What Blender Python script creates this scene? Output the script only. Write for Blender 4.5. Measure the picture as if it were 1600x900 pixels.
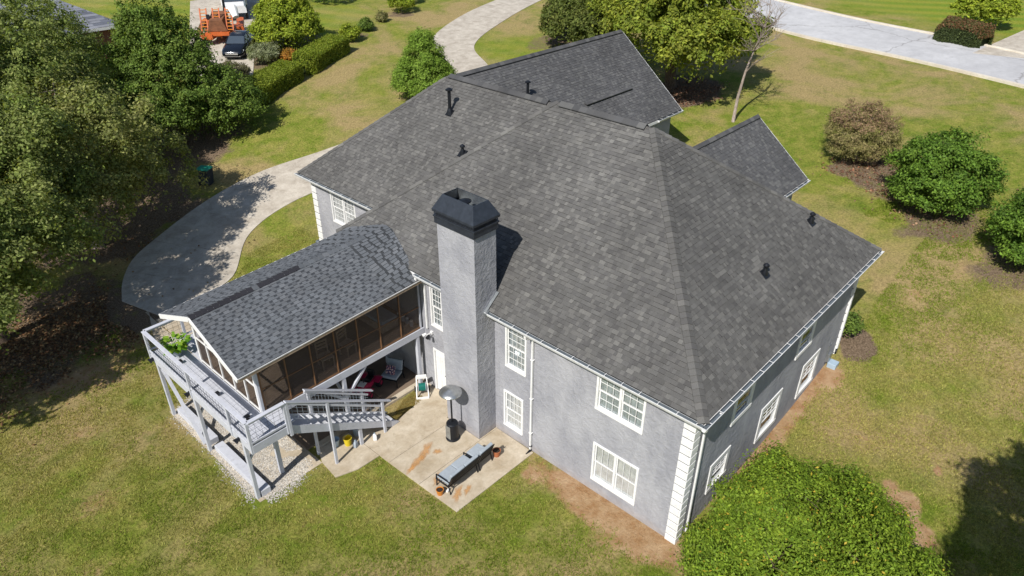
import bpy, math, random
import numpy as np
from mathutils import Vector, Matrix
from math import radians as rad, sin, cos, pi

# ------------------------------------------------------------------ camera, sky, sun, exposure
scn = bpy.context.scene
for o in list(bpy.data.objects): bpy.data.objects.remove(o)
COL = scn.collection
cam_d = bpy.data.cameras.new('camera'); cam = bpy.data.objects.new('camera', cam_d); COL.objects.link(cam)
YAW, PITCH, ROLL = rad(42.512), rad(31.662), rad(0.2475)
_f = Vector((cos(YAW)*cos(PITCH), sin(YAW)*cos(PITCH), -sin(PITCH)))
_r = Vector((sin(YAW), -cos(YAW), 0)); _u = _r.cross(_f)
_r2 = _r*cos(ROLL)+_u*sin(ROLL); _u2 = -_r*sin(ROLL)+_u*cos(ROLL)
M = Matrix((_r2, _u2, -_f)).transposed().to_4x4(); M.translation = Vector((-14.692, -6.385, 18.914))
cam.matrix_world = M
cam_d.sensor_width = 36; cam_d.lens = 1114.27/1600*36
cam_d.clip_start = .1; cam_d.clip_end = 3000
scn.camera = cam
SUNV = Vector((2.3, .60, -2.4)).normalized()          # the way the light travels
world = bpy.data.worlds.new('World'); scn.world = world; world.use_nodes = True
wn = world.node_tree; bg = wn.nodes['Background']
sky = wn.nodes.new('ShaderNodeTexSky'); sky.sky_type = 'NISHITA'; sky.sun_disc = False
sky.sun_elevation = math.asin(-SUNV.z); sky.sun_rotation = math.atan2(-SUNV.x, -SUNV.y)
sky.air_density = 1.0; sky.dust_density = .6
wn.links.new(sky.outputs[0], bg.inputs[0]); bg.inputs[1].default_value = .085
sl = bpy.data.lights.new('sun', 'SUN'); sl.energy = 4.6; sl.angle = rad(.5); sl.color = (1, .955, .88)
sun = bpy.data.objects.new('sun', sl); COL.objects.link(sun)
sun.rotation_euler = SUNV.to_track_quat('-Z', 'Y').to_euler(); sun.location = (-30, -10, 40)
vs = scn.view_settings; vs.view_transform = 'Standard'; vs.look = 'None'; vs.exposure = .34; vs.gamma = 1; vs.use_curve_mapping = False
random.seed(7); RNG = np.random.default_rng(7)

# ------------------------------------------------------------------ mesh helpers
class MB:
    """collects faces; build() links them as ONE mesh object"""
    def __init__(s): s.v=[]; s.f=[]; s.m=[]; s.t=[]; s.tint=(1,1,1); s.mi=0
    def vert(s, p): s.v.append(tuple(p)); s.t.append(s.tint); return len(s.v)-1
    def face(s, *pts): s.f.append([s.vert(p) for p in pts]); s.m.append(s.mi)
    def box(s, a, b):
        x0,x1=sorted((a[0],b[0])); y0,y1=sorted((a[1],b[1])); z0,z1=sorted((a[2],b[2]))
        s.hexa([(x0,y0,z0),(x1,y0,z0),(x1,y1,z0),(x0,y1,z0),(x0,y0,z1),(x1,y0,z1),(x1,y1,z1),(x0,y1,z1)])
    def hexa(s, p):
        k=[s.vert(q) for q in p]
        for q in ((3,2,1,0),(4,5,6,7),(0,1,5,4),(1,2,6,5),(2,3,7,6),(3,0,4,7)):
            s.f.append([k[i] for i in q]); s.m.append(s.mi)
    def bar(s, a, b, w, h, up=(0,0,1)):
        a=Vector(a); b=Vector(b); d=(b-a).normalized(); up=Vector(up)
        if abs(d.dot(up))>.98: up=Vector((1,0,0))
        sd=d.cross(up).normalized(); u=sd.cross(d).normalized(); sd=sd*w/2; u=u*h/2
        s.hexa([a-sd-u,b-sd-u,b+sd-u,a+sd-u,a-sd+u,b-sd+u,b+sd+u,a+sd+u])
    def tube(s, pts, r, n=8, cap=True):
        pts=[Vector(p) for p in pts]; rs=r if isinstance(r,(list,tuple)) else [r]*len(pts); rings=[]
        for i,p in enumerate(pts):
            d=(pts[min(i+1,len(pts)-1)]-pts[max(i-1,0)])
            d=d.normalized() if d.length>1e-9 else Vector((0,0,1))
            up=Vector((0,0,1)) if abs(d.z)<.9 else Vector((1,0,0))
            a=d.cross(up).normalized(); b=d.cross(a).normalized()
            rings.append([s.vert(p+a*rs[i]*cos(2*pi*k/n)+b*rs[i]*sin(2*pi*k/n)) for k in range(n)])
        for q,w in zip(rings,rings[1:]):
            for k in range(n): s.f.append([q[k],q[(k+1)%n],w[(k+1)%n],w[k]]); s.m.append(s.mi)
        if cap:
            s.f.append(rings[0][:]); s.m.append(s.mi); s.f.append(rings[-1][::-1]); s.m.append(s.mi)
    def lathe(s, c, prof, n=20, sx=1, sy=1):
        s.rings([[ (c[0]+r*sx*cos(2*pi*k/n), c[1]+r*sy*sin(2*pi*k/n), c[2]+z) for k in range(n)] for r,z in prof])
    def rings(s, R, cap=True):
        R=[[s.vert(p) for p in q] for q in R]; n=len(R[0])
        for q,w in zip(R,R[1:]):
            for k in range(n): s.f.append([q[k],q[(k+1)%n],w[(k+1)%n],w[k]]); s.m.append(s.mi)
        if cap: s.f.append(R[0][::-1]); s.m.append(s.mi); s.f.append(R[-1][:]); s.m.append(s.mi)
    def sheet(s, grid):
        G=[[s.vert(p) for p in row] for row in grid]
        for q,w in zip(G,G[1:]):
            for k in range(len(q)-1): s.f.append([q[k],q[k+1],w[k+1],w[k]]); s.m.append(s.mi)
    def mesh(s, name, mats, smooth=False):
        me=bpy.data.meshes.new(name); me.from_pydata(s.v,[],s.f)
        for m in (mats if isinstance(mats,(list,tuple)) else [mats]): me.materials.append(m)
        me.polygons.foreach_set('material_index', s.m)
        a=me.color_attributes.new('tint','FLOAT_COLOR','POINT')
        a.data.foreach_set('color', np.hstack([np.array(s.t,dtype=float).reshape(-1,3), np.ones((len(s.v),1))]).ravel())
        if smooth: me.polygons.foreach_set('use_smooth',[True]*len(me.polygons))
        me.update(); return me
    def build(s, name, mats, parent=None, smooth=False, bevel=0, stuff=False, label=None):
        return link(name, s.mesh(name,mats,smooth), parent, bevel, stuff, label)
def link(name, me, parent=None, bevel=0, stuff=False, label=None):
    o=bpy.data.objects.new(name,me); COL.objects.link(o)
    if parent: o.parent=parent
    if bevel:
        b=o.modifiers.new('bevel','BEVEL'); b.width=bevel; b.segments=2; b.limit_method='ANGLE'; b.angle_limit=rad(40)
    if stuff: o['kind']='stuff'
    if label: o['label']=label
    return o
def tag(o,label=None,cat=None,group=None,kind=None):
    for k,v in (('label',label),('category',cat),('group',group),('kind',kind)):
        if v: o[k]=v
    return o
def empty(name, loc, label, cat, group=None, rz=0):
    o=bpy.data.objects.new(name,None); COL.objects.link(o); o.location=loc; o.rotation_euler=(0,0,rz)
    o.empty_display_size=.2
    return tag(o,label,cat,group)
def copy_tree(o,parent=None):
    c=o.copy(); COL.objects.link(c)
    if parent: c.parent=parent
    for ch in [k for k in bpy.data.objects if k.parent==o]: copy_tree(ch,c)
    return c
def npmesh(name, V, F4, mat, tint):
    me=bpy.data.meshes.new(name); n=len(V); m,k=F4.shape
    me.vertices.add(n); me.vertices.foreach_set('co',V.astype(np.float32).ravel())
    me.loops.add(m*k); me.loops.foreach_set('vertex_index',F4.astype(np.int32).ravel())
    me.polygons.add(m); me.polygons.foreach_set('loop_start',np.arange(m,dtype=np.int32)*k)
    me.polygons.foreach_set('loop_total',np.full(m,k,dtype=np.int32))
    me.materials.append(mat); me.update(calc_edges=True)
    a=me.color_attributes.new('tint','FLOAT_COLOR','POINT')
    a.data.foreach_set('color',np.hstack([tint,np.ones((n,1))]).astype(np.float32).ravel())
    return me

# ------------------------------------------------------------------ material helpers
class NT:
    def __init__(s,name):
        s.mat=bpy.data.materials.new(name); s.mat.use_nodes=True; s.t=s.mat.node_tree; s.n=s.t.nodes; s.b=s.n['Principled BSDF']
    def node(s,t,**k):
        n=s.n.new(t)
        for a,b in k.items():
            if hasattr(n,a): setattr(n,a,b)
            else: n.inputs[a].default_value=b
        return n
    def l(s,a,b): s.t.links.new(a,b)
    def coord(s,scale=1,obj=True):
        g=s.node('ShaderNodeNewGeometry') if not obj else s.node('ShaderNodeTexCoord')
        out=g.outputs['Position'] if not obj else g.outputs['Object']
        if scale==1: return out
        m=s.node('ShaderNodeMapping'); m.inputs['Scale'].default_value=scale if isinstance(scale,tuple) else (scale,)*3
        s.l(out,m.inputs[0]); return m.outputs[0]
    def noise(s,co,scale,detail=4,rough=.6,dist=0):
        n=s.node('ShaderNodeTexNoise'); n.inputs['Scale'].default_value=scale; n.inputs['Detail'].default_value=detail
        n.inputs['Roughness'].default_value=rough; n.inputs['Distortion'].default_value=dist; s.l(co,n.inputs['Vector']); return n.outputs['Fac']
    def ramp(s,fac,*stops):
        r=s.node('ShaderNodeValToRGB'); e=r.color_ramp.elements
        while len(e)<len(stops): e.new(.5)
        for q,(p,c) in zip(e,stops): q.position=p; q.color=(c,c,c,1) if isinstance(c,(int,float)) else (*c,1)
        s.l(fac,r.inputs[0]); return r.outputs[0]
    def mix(s,f,a,b,bt='MIX'):
        m=s.node('ShaderNodeMix',data_type='RGBA',blend_type=bt)
        for v,i in ((f,0),(a,6),(b,7)):
            if isinstance(v,(int,float)): m.inputs[i].default_value=v if i==0 else (v,v,v,1)
            elif isinstance(v,tuple): m.inputs[i].default_value=(*v,1)
            else: s.l(v,m.inputs[i])
        return m.outputs[2]
    def math(s,op,a,b):
        m=s.node('ShaderNodeMath',operation=op)
        for i,v in enumerate((a,b)):
            if isinstance(v,(int,float)): m.inputs[i].default_value=v
            else: s.l(v,m.inputs[i])
        return m.outputs[0]
    def attr(s,name='tint'):
        a=s.node('ShaderNodeAttribute'); a.attribute_name=name; return a.outputs['Color']
    def bump(s,h,strength=.5,dist=.02):
        b=s.node('ShaderNodeBump'); b.inputs['Strength'].default_value=strength; b.inputs['Distance'].default_value=dist
        s.l(h,b.inputs['Height']); s.l(b.outputs[0],s.b.inputs['Normal'])
    def col(s,c): 
        if isinstance(c,tuple): s.b.inputs['Base Color'].default_value=(*c,1)
        else: s.l(c,s.b.inputs['Base Color'])
    def set(s,rough=.7,metal=0,spec=.4):
        s.b.inputs['Roughness'].default_value=rough; s.b.inputs['Metallic'].default_value=metal; s.b.inputs['Specular IOR Level'].default_value=spec; return s.mat

def paint(name,c,rough=.55,metal=0,var=.12,scale=3,bump=.15,bs=40,spec=.4,dirt=None):
    t=NT(name); co=t.coord(obj=False)
    n=t.noise(co,scale,5,.65)
    k=t.ramp(n,(.3,1-var),(.7,1+var*.5))
    c2=t.mix(1.0,c,k,'MULTIPLY')
    if dirt:
        d=t.ramp(t.noise(co,scale*2.3,6,.7),(.55,0),(.72,1)); c2=t.mix(t.math('MULTIPLY',d,.6),c2,dirt)
    t.col(c2)
    if bump: t.bump(t.noise(co,bs,3,.6),bump,.01)
    return t.set(rough,metal,spec)
MT={}
MT['white']=paint('white_paint',(.72,.72,.72),.5,var=.07,dirt=(.5,.49,.46))
MT['gutter']=paint('gutter_paint',(.66,.67,.68),.4,var=.1,dirt=(.35,.34,.32))
MT['deck']=paint('grey_deck_paint',(.33,.345,.39),.6,var=.12,scale=2.2,dirt=(.24,.24,.26))
MT['deckl']=paint('pale_grey_rail_paint',(.49,.505,.56),.55,var=.1,dirt=(.3,.3,.32))
MT['black']=paint('black_metal',(.015,.017,.022),.4,.3,var=.3)
MT['capblue']=paint('chimney_cap_metal',(.036,.042,.055),.38,.3,var=.35,scale=5,spec=.6)
MT['galv']=paint('galvanised_metal',(.42,.45,.47),.38,.8,var=.3,scale=6)
MT['steel']=paint('brushed_steel',(.5,.51,.5),.28,.85,var=.15,scale=9)
MT['woodframe']=paint('stained_wood',(.19,.095,.042),.6,var=.3,scale=6,dirt=(.12,.06,.03))
MT['woodfade']=paint('bare_wood',(.36,.27,.19),.8,var=.35,scale=9,dirt=(.5,.46,.4))
MT['treads']=paint('tread_paint',(.58,.59,.63),.6,var=.12,scale=5)
MT['cushion']=paint('blue_grey_cushion',(.30,.35,.40),.9,var=.12,scale=7,bump=.3,bs=120)
MT['cushionl']=paint('pale_cushion',(.30,.34,.385),.9,var=.12,scale=5,bump=.35,bs=90)
MT['orange']=paint('orange_plastic',(.62,.22,.03),.5,var=.2)
MT['machine']=paint('orange_machine_paint',(.50,.11,.025),.45,var=.25,dirt=(.25,.12,.07))
MT['brown']=paint('brown_load',(.18,.075,.035),.8,var=.4)
MT['terra']=paint('terracotta',(.36,.12,.05),.8,var=.25)
MT['soil']=paint('potting_soil',(.035,.022,.015),1,var=.4,scale=20)
MT['teal']=paint('teal_hose',(.01,.17,.14),.45,var=.2)
MT['yellow']=paint('yellow_plastic',(.62,.48,.02),.4,var=.1)
MT['blueish']=paint('pale_blue_plastic',(.35,.45,.55),.4,var=.15)
MT['pink']=paint('pink_plastic',(.38,.015,.07),.35,var=.15)
MT['rubber']=paint('black_rubber',(.012,.012,.014),.8,var=.2)
MT['green']=paint('green_plastic',(.015,.26,.17),.5,var=.2)
MT['ac']=paint('ac_casing',(.16,.19,.22),.5,.3,var=.15)
MT['carpaint']=paint('dark_car_paint',(.012,.016,.026),.16,.4,var=.1,bump=0,spec=.8)
MT['chrome']=paint('chrome',(.6,.62,.65),.15,1,var=.05,bump=0)
MT['lampglass']=paint('headlamp_glass',(.55,.58,.62),.12,.2,var=.1,bump=0,spec=.9)
MT['dark']=paint('dark_interior',(.035,.042,.05),.9,var=.2)
MT['under']=paint('dark_brown_slab',(.17,.125,.09),.9,var=.3,scale=1.1)  # darker and browner than the open patio concrete
MT['flash']=paint('lead_flashing',(.05,.055,.06),.5,.3,var=.3)
MT['brick']=paint('neighbour_brick',(.22,.10,.07),.9,var=.25,scale=10)

def stucco():
    t=NT('grey_stucco'); co=t.coord(obj=False)
    st=t.node('ShaderNodeMapping'); st.inputs['Scale'].default_value=(1,1,.55); t.l(co,st.inputs[0])
    a=t.noise(st.outputs[0],.9,7,.62,.3); b=t.noise(co,3.2,5,.6)
    c=t.mix(t.ramp(a,(.38,0),(.62,1)),(.265,.268,.298),(.35,.352,.378))
    c=t.mix(t.math('MULTIPLY',t.ramp(b,(.55,0),(.75,1)),.35),c,(.43,.432,.45))
    dm=t.node('ShaderNodeMapping'); dm.inputs['Scale'].default_value=(5,5,.35); t.l(co,dm.inputs[0])
    c=t.mix(t.math('MULTIPLY',t.ramp(t.noise(dm.outputs[0],1,5,.7),(.56,0),(.72,1)),.3),c,(.22,.225,.25))
    # splash-back staining that belongs to the foot of the wall
    sx=t.node('ShaderNodeSeparateXYZ'); t.l(co,sx.inputs[0])
    lo=t.ramp(t.math('ADD',sx.outputs[2],t.math('MULTIPLY',t.noise(co,2.5,4),.5)),(.25,1),(.62,0))
    c=t.mix(t.math('MULTIPLY',lo,.25),c,(.34,.25,.17))
    t.col(c)
    h=t.math('ADD',t.math('MULTIPLY',t.ramp(t.noise(co,4.2,5,.6,.6),(.42,0),(.62,1)),1),t.math('MULTIPLY',t.noise(co,22,3,.6),.35))
    t.bump(h,.30,.05); return t.set(.92,0,.2)
MT['stucco']=stucco()
def shingle(name,mul=1.0):
    t=NT(name); co=t.coord(obj=False)
    g=t.ramp(t.noise(co,60,3,.7),(.25,.72),(.75,1.25))
    w=t.ramp(t.noise(co,.35,6,.65),(.3,.78),(.7,1.15))
    c=t.mix(1.0,t.attr(),g,'MULTIPLY'); c=t.mix(1.0,c,w,'MULTIPLY'); t.col(c)
    t.bump(t.noise(co,130,2,.7),.35,.006); return t.set(.95,0,.15)
MT['shingle']=shingle('asphalt_shingle')
def concrete(name,c1,c2,scale=.6,crack=True,bright=None):
    t=NT(name); co=t.coord(obj=False)
    a=t.noise(co,scale,8,.65,.4); b=t.noise(co,scale*9,5,.7)
    c=t.mix(t.ramp(a,(.32,0),(.68,1)),c1,c2)
    c=t.mix(1.0,c,t.ramp(b,(.25,.85),(.75,1.1)),'MULTIPLY')
    sp=t.noise(co,3.1,7,.75,.8); c=t.mix(t.math('MULTIPLY',t.ramp(sp,(.56,0),(.72,1)),.45),c,tuple(x*.45 for x in c1))
    if crack:
        v=t.node('ShaderNodeTexVoronoi',feature='DISTANCE_TO_EDGE'); v.inputs['Scale'].default_value=crack
        d=t.node('ShaderNodeVectorMath',operation='ADD'); nz=t.node('ShaderNodeTexNoise'); nz.inputs['Scale'].default_value=1.2; nz.inputs['Detail'].default_value=6
        t.l(co,nz.inputs[0]); t.l(co,d.inputs[0]); t.l(nz.outputs['Color'],d.inputs[1]); t.l(d.outputs[0],v.inputs['Vector'])
        c=t.mix(t.ramp(v.outputs['Distance'],(.0,.55),(.008,0)),c,(.12,.11,.10))
    t.col(c); t.bump(t.noise(co,55,4,.7),.3,.008); return t.set(.92,0,.2)
MT['patio']=concrete('patio_concrete',(.35,.285,.20),(.53,.465,.37),1.1,False)
MT['drive']=concrete('drive_concrete',(.33,.29,.24),(.52,.475,.41),1.3,False)
MT['road']=concrete('pale_asphalt',(.37,.37,.385),(.49,.49,.50),.12,.09)
MT['kerb']=concrete('kerb_concrete',(.52,.46,.37),(.62,.57,.48),.8,False)
MT['stainc']=concrete('rust_stain',(.52,.24,.08),(.5,.36,.22),3,False)

def leafmat(name,gloss=.35,trans=.35):
    t=NT(name); c=t.attr(); t.col(c); t.set(.62,0,gloss*.55)
    tr=t.node('ShaderNodeBsdfTranslucent'); m=t.node('ShaderNodeMixShader'); m.inputs[0].default_value=trans
    t.l(t.mix(1.0,c,(1.5,1.45,.5),'MULTIPLY'),tr.inputs[0])
    out=t.n['Material Output']; t.l(t.b.outputs[0],m.inputs[1]); t.l(tr.outputs[0],m.inputs[2]); t.l(m.outputs[0],out.inputs[0])
    return t.mat
MT['leaf']=leafmat('leaf'); MT['leafdull']=leafmat('dull_leaf',.15,.2); MT['grassm']=leafmat('grass_blade',.1,.3)
def bark(name,c1,c2):
    t=NT(name); co=t.coord((9,9,2),obj=False); n=t.noise(co,2,6,.7)
    t.col(t.mix(t.ramp(n,(.35,0),(.65,1)),c1,c2)); t.bump(n,.7,.03); return t.set(.95,0,.1)
MT['bark']=bark('bark',(.05,.035,.025),(.16,.12,.09)); MT['barkpale']=bark('pale_bark',(.17,.13,.10),(.40,.34,.30))
def glass():
    t=NT('window_glass'); t.col((.03,.04,.045)); t.set(.04,0,.9)
    tr=t.node('ShaderNodeBsdfTransparent'); m=t.node('ShaderNodeMixShader'); fr=t.node('ShaderNodeLayerWeight'); fr.inputs[0].default_value=.25
    k=t.math('ADD',t.math('MULTIPLY',fr.outputs['Facing'],.30),.05)
    gl=t.node('ShaderNodeBsdfGlossy'); gl.inputs['Roughness'].default_value=.03; gl.inputs['Color'].default_value=(.8,.86,.9,1)
    tr.inputs[0].default_value=(.95,.95,.95,1)
    t.l(k,m.inputs[0]); t.l(tr.outputs[0],m.inputs[1]); t.l(gl.outputs[0],m.inputs[2]); t.l(m.outputs[0],t.n['Material Output'].inputs[0]); return t.mat
MT['glass']=glass()
def screen():
    t=NT('insect_screen'); t.col((.095,.072,.058)); t.set(.8,0,.1)
    tr=t.node('ShaderNodeBsdfTransparent'); m=t.node('ShaderNodeMixShader'); m.inputs[0].default_value=.50
    t.l(tr.outputs[0],m.inputs[1]); t.l(t.b.outputs[0],m.inputs[2]); t.l(m.outputs[0],t.n['Material Output'].inputs[0]); return t.mat
MT['screen']=screen()
MT['carglass']=paint('car_glass',(.05,.065,.085),.05,0,var=.05,bump=0,spec=1)
def fabric(name,c): 
    t=NT(name); co=t.coord(obj=False); w=t.noise(co,4,2); t.col(t.mix(t.ramp(w,(.4,0),(.6,1)),c,tuple(x*.8 for x in c))); return t.set(.9,0,.1)
MT['curtain']=fabric('curtain_cloth',(.42,.47,.48)); MT['blind']=fabric('white_blind',(.60,.61,.60))
def pattern():
    t=NT('patterned_pillow'); co=t.coord(1)
    v=t.node('ShaderNodeTexVoronoi'); v.inputs['Scale'].default_value=14; t.l(co,v.inputs['Vector'])
    t.col(t.ramp(v.outputs['Distance'],(.28,(.6,.55,.5)),(.42,(.30,.05,.07)),(.55,(.05,.06,.12)))); return t.set(.9,0,.1)
MT['pillow']=pattern()

# ------------------------------------------------------------------ ground
def hgt(x,y):
    yy=np.log1p(np.exp(np.minimum((np.asarray(y,float)-16)/1.5,60)))*1.5
    s=.8*np.asarray(x,float)+.55*yy-7.5
    sp=np.where(s>40,s,np.log1p(np.exp(np.clip(s/1.5,-50,30)))*1.5)
    return 7*(1-np.exp(-.28*sp/7))
def axis(lo,a,b,hi,fine,mid,big):
    A=list(np.arange(a,b,fine)); x=b; st=fine
    while x<hi: A.append(x); st=min(st*1.10,big); x+=st
    A.append(hi); x=a; st=fine; B=[]
    while x>lo: st=min(st*1.10,big); x-=st; B.append(x)
    return np.array(sorted(set(B+A)))
XS=axis(-500,-17,31,1400,.22,0,30); YS=axis(-600,-11,47,1200,.22,0,30)
XX,YY=np.meshgrid(XS,YS,indexing='ij'); ZZ=hgt(XX,YY)
_rs=np.random.default_rng(3)
def vnoise(x,y,sc,seed):
    g=np.random.default_rng(seed).random((64,64)); u=x/sc+1000; v=y/sc+1000
    i=np.floor(u).astype(int); j=np.floor(v).astype(int); a=u-i; b=v-j; a=a*a*(3-2*a); b=b*b*(3-2*b)
    G=lambda p,q: g[p%64,q%64]
    return (G(i,j)*(1-a)+G(i+1,j)*a)*(1-b)+(G(i,j+1)*(1-a)+G(i+1,j+1)*a)*b
N1=vnoise(XX,YY,1.3,1)+.5*vnoise(XX,YY,.5,2); N1=(N1-.75)/.75
def blob(cx,cy,rx,ry,k=1.0,soft=.5,rz=0,nz=.45):
    dx=XX-cx; dy=YY-cy; c,s_=cos(rz),sin(rz); u=(dx*c+dy*s_)/rx; v=(-dx*s_+dy*c)/ry
    d=np.sqrt(u*u+v*v)+N1*nz
    return k*np.clip((1+soft*.5-d)/soft,0,1)
dirt=np.zeros_like(XX); mulch=np.zeros_like(XX); lush=np.zeros_like(XX)
for a in ((-.4,2.6,.9,3.3,.85,.9),(-.5,.7,1.0,1.2,.9,.7),(-1.3,1.6,.8,1.1,.45,1.0),(-.9,5.2,.6,.6,.7,.7),(8,-.1,5.0,.6,.85,.8),(11.0,-.5,1.0,.6,.8,.8),
          (6.4,-4.9,.9,.55,1,.6),(5.6,-5.6,.6,.5,.9,.7),(7.1,-4.3,.4,.3,.7,.8),(8.8,-5.3,.22,.18,1,.4),(8.7,-2.6,.1,.7,.7,.8),(18,-1.3,1.1,.6,.45,1.2),(21,-2.3,1,.6,.4,1.2),(4.4,-1.5,1.2,.7,.5,1),
          (-11.9,15.1,1.2,.9,.45,1.2),(-10.9,19,.9,.7,.4,1.2),(-13.2,12.5,1,.9,.4,1.3),(-5.2,25.2,.8,.6,.6,.9),(34.5,33.5,.9,.6,.9,.6),(20.3,33.2,1.3,2.6,.4,1.2),(14.6,30.7,1.2,1,.5,1),
          (-7.3,9.3,1,.7,.3,1.3),(-4.9,7.6,1.2,.8,.35,1.3),(-9.5,22.5,2.6,1.5,.55,1.2),(30.5,33.0,.6,.4,.4,1),(-10,9,1.4,.9,.28,1.4),(15,-6,2,1.3,.3,1.4),(3,-9,2,1,.3,1.4)):
    dirt=np.maximum(dirt,blob(*a[:4],k=a[4],soft=a[5]))
for a in ((-9.5,28,5.5,4.2,.9,.9),(-3,36,4.5,5,.85,.8),(3,41,5,4.5,.7,.8),(-12.5,26,3.5,1.9,.65,.9),(31.8,19.5,3.2,2.6,.9,.6),(13.4,-.55,1.0,.75,.9,.5),(27.9,4.9,2.4,1.9,.6,.6),(24.4,-.2,2.7,2.1,.6,.6),
          (26.1,2.5,1.5,1.3,.55,.6),(22.2,-3.8,2.2,1.8,.6,.6),(19,51,3,2.2,.5,.6),(15.8,48.5,3.4,2,.6,.7),(24.2,48,1,1,.6,.7),(31,50,1.6,1.4,.6,.7),(34,34,3,2,.5,.7),(36.5,33,4,3,.6,.7)):
    mulch=np.maximum(mulch,blob(*a[:4],k=a[4],soft=a[5]))
lush=np.clip((XX-56-.25*YY)/4,0,1)*(YY<40)+np.clip((YY-47-.3*(XX-20))/4,0,1)*.6*(XX<30)+blob(30,34,5,4,.5,1.4)
ii,jj=np.meshgrid(np.arange(len(XS)-1),np.arange(len(YS)-1),indexing='ij'); ny=len(YS)
F=np.stack([ii*ny+jj,(ii+1)*ny+jj,(ii+1)*ny+jj+1,ii*ny+jj+1],-1).reshape(-1,4)
V=np.stack([XX,YY,ZZ],-1).reshape(-1,3)
def ground_mat():
    t=NT('lawn'); co=t.coord(obj=False)
    sp=t.node('ShaderNodeSeparateColor'); t.l(t.attr(),sp.inputs[0]); d,m,l=sp.outputs[0],sp.outputs[1],sp.outputs[2]
    big=t.noise(co,.16,7,.62,.4); mid=t.noise(co,1.1,6,.7,.3); fine=t.noise(co,9,4,.75); vf=t.noise(co,38,3,.8)
    c=t.mix(t.ramp(mid,(.38,0),(.64,1)),(.145,.195,.023),(.275,.262,.062))
    c=t.mix(t.ramp(big,(.44,0),(.60,.85)),c,(.36,.265,.13))
    c=t.mix(t.math('MULTIPLY',t.ramp(t.noise(co,.5,6,.65,.8),(.57,0),(.7,1)),.55),c,(.095,.15,.018))
    mp=t.node('ShaderNodeMapping'); mp.inputs['Rotation'].default_value=(0,0,rad(-24)); t.l(co,mp.inputs[0])
    wv=t.node('ShaderNodeTexWave',wave_type='BANDS'); wv.inputs['Scale'].default_value=.13; wv.inputs['Distortion'].default_value=1.6; wv.inputs['Detail'].default_value=3; t.l(mp.outputs[0],wv.inputs[0])
    lc=t.mix(wv.outputs['Fac'],(.15,.235,.022),(.255,.275,.035))
    c=t.mix(t.math('MULTIPLY',l,.9),c,lc)
    c=t.mix(1.0,c,t.ramp(fine,(.30,.60),(.70,1.4)),'MULTIPLY')
    c=t.mix(1.0,c,t.ramp(vf,(.3,.6),(.7,1.4)),'MULTIPLY')
    edge=t.math('ADD',d,t.math('MULTIPLY',t.math('SUBTRACT',t.noise(co,3.5,6,.75),.5),.9))
    dc=t.mix(t.ramp(t.noise(co,1.6,6,.7),(.35,0),(.65,1)),(.32,.165,.08),(.50,.34,.21))
    c=t.mix(t.ramp(edge,(.3,0),(.62,.9)),c,dc)
    me=t.math('ADD',m,t.math('MULTIPLY',t.math('SUBTRACT',t.noise(co,2.5,6,.75),.5),.7))
    mc=t.mix(t.ramp(t.noise(co,14,4,.8),(.4,0),(.62,1)),(.10,.07,.045),(.27,.20,.14))
    c=t.mix(t.ramp(me,(.35,0),(.6,1)),c,mc)
    t.col(c)
    t.bump(t.math('ADD',t.math('MULTIPLY',fine,1.0),t.math('MULTIPLY',vf,.5)),.9,.09)
    return t.set(.95,0,.08)
MT['lawn']=ground_mat()
me=npmesh('lawn',V,F,MT['lawn'],np.stack([dirt.ravel(),mulch.ravel(),lush.ravel()],-1)); me.polygons.foreach_set('use_smooth',[True]*len(me.polygons))
tag(link('lawn',me),kind='structure')

def interp(pts,step):
    P=[Vector(p) for p in pts]; out=[]
    for i in range(len(P)-1):           # Catmull-Rom
        p0=P[max(i-1,0)];p1=P[i];p2=P[i+1];p3=P[min(i+2,len(P)-1)]
        n=max(2,int((p2-p1).length/step))
        for k in range(n):
            t=k/n; out.append(.5*((2*p1)+(-p0+p2)*t+(2*p0-5*p1+4*p2-p3)*t*t+(-p0+3*p1-3*p2+p3)*t**3))
    out.append(P[-1]); return out
def strip_rows(L,R,K):
    """rows of K+1 points across, between two paired edge curves"""
    return [[Vector((a.x+(b.x-a.x)*k/K,a.y+(b.y-a.y)*k/K,0)) for k in range(K+1)] for a,b in zip(L,R)]
def resample(P,n):
    d=[0]
    for a,b in zip(P,P[1:]): d.append(d[-1]+(b-a).length)
    out=[]
    for i in range(n):
        t=d[-1]*i/(n-1); k=max(j for j in range(len(d)) if d[j]<=t+1e-9); k=min(k,len(P)-2)
        f=(t-d[k])/max(d[k+1]-d[k],1e-9); out.append(P[k].lerp(P[k+1],f))
    return out
def slab_from_rows(rows,top,thick=.14):
    mb=MB(); g=[[(p.x,p.y,float(hgt(p.x,p.y))+top) for p in r] for r in rows]
    mb.sheet(g)
    rim=[g[0][k] for k in range(len(g[0]))]+[g[i][-1] for i in range(1,len(g))]+[g[-1][k] for k in range(len(g[0])-2,-1,-1)]+[g[i][0] for i in range(len(g)-2,0,-1)]
    for a,b in zip(rim,rim[1:]+rim[:1]): mb.face(a,b,(b[0],b[1],b[2]-thick),(a[0],a[1],a[2]-thick))
    return mb
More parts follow.
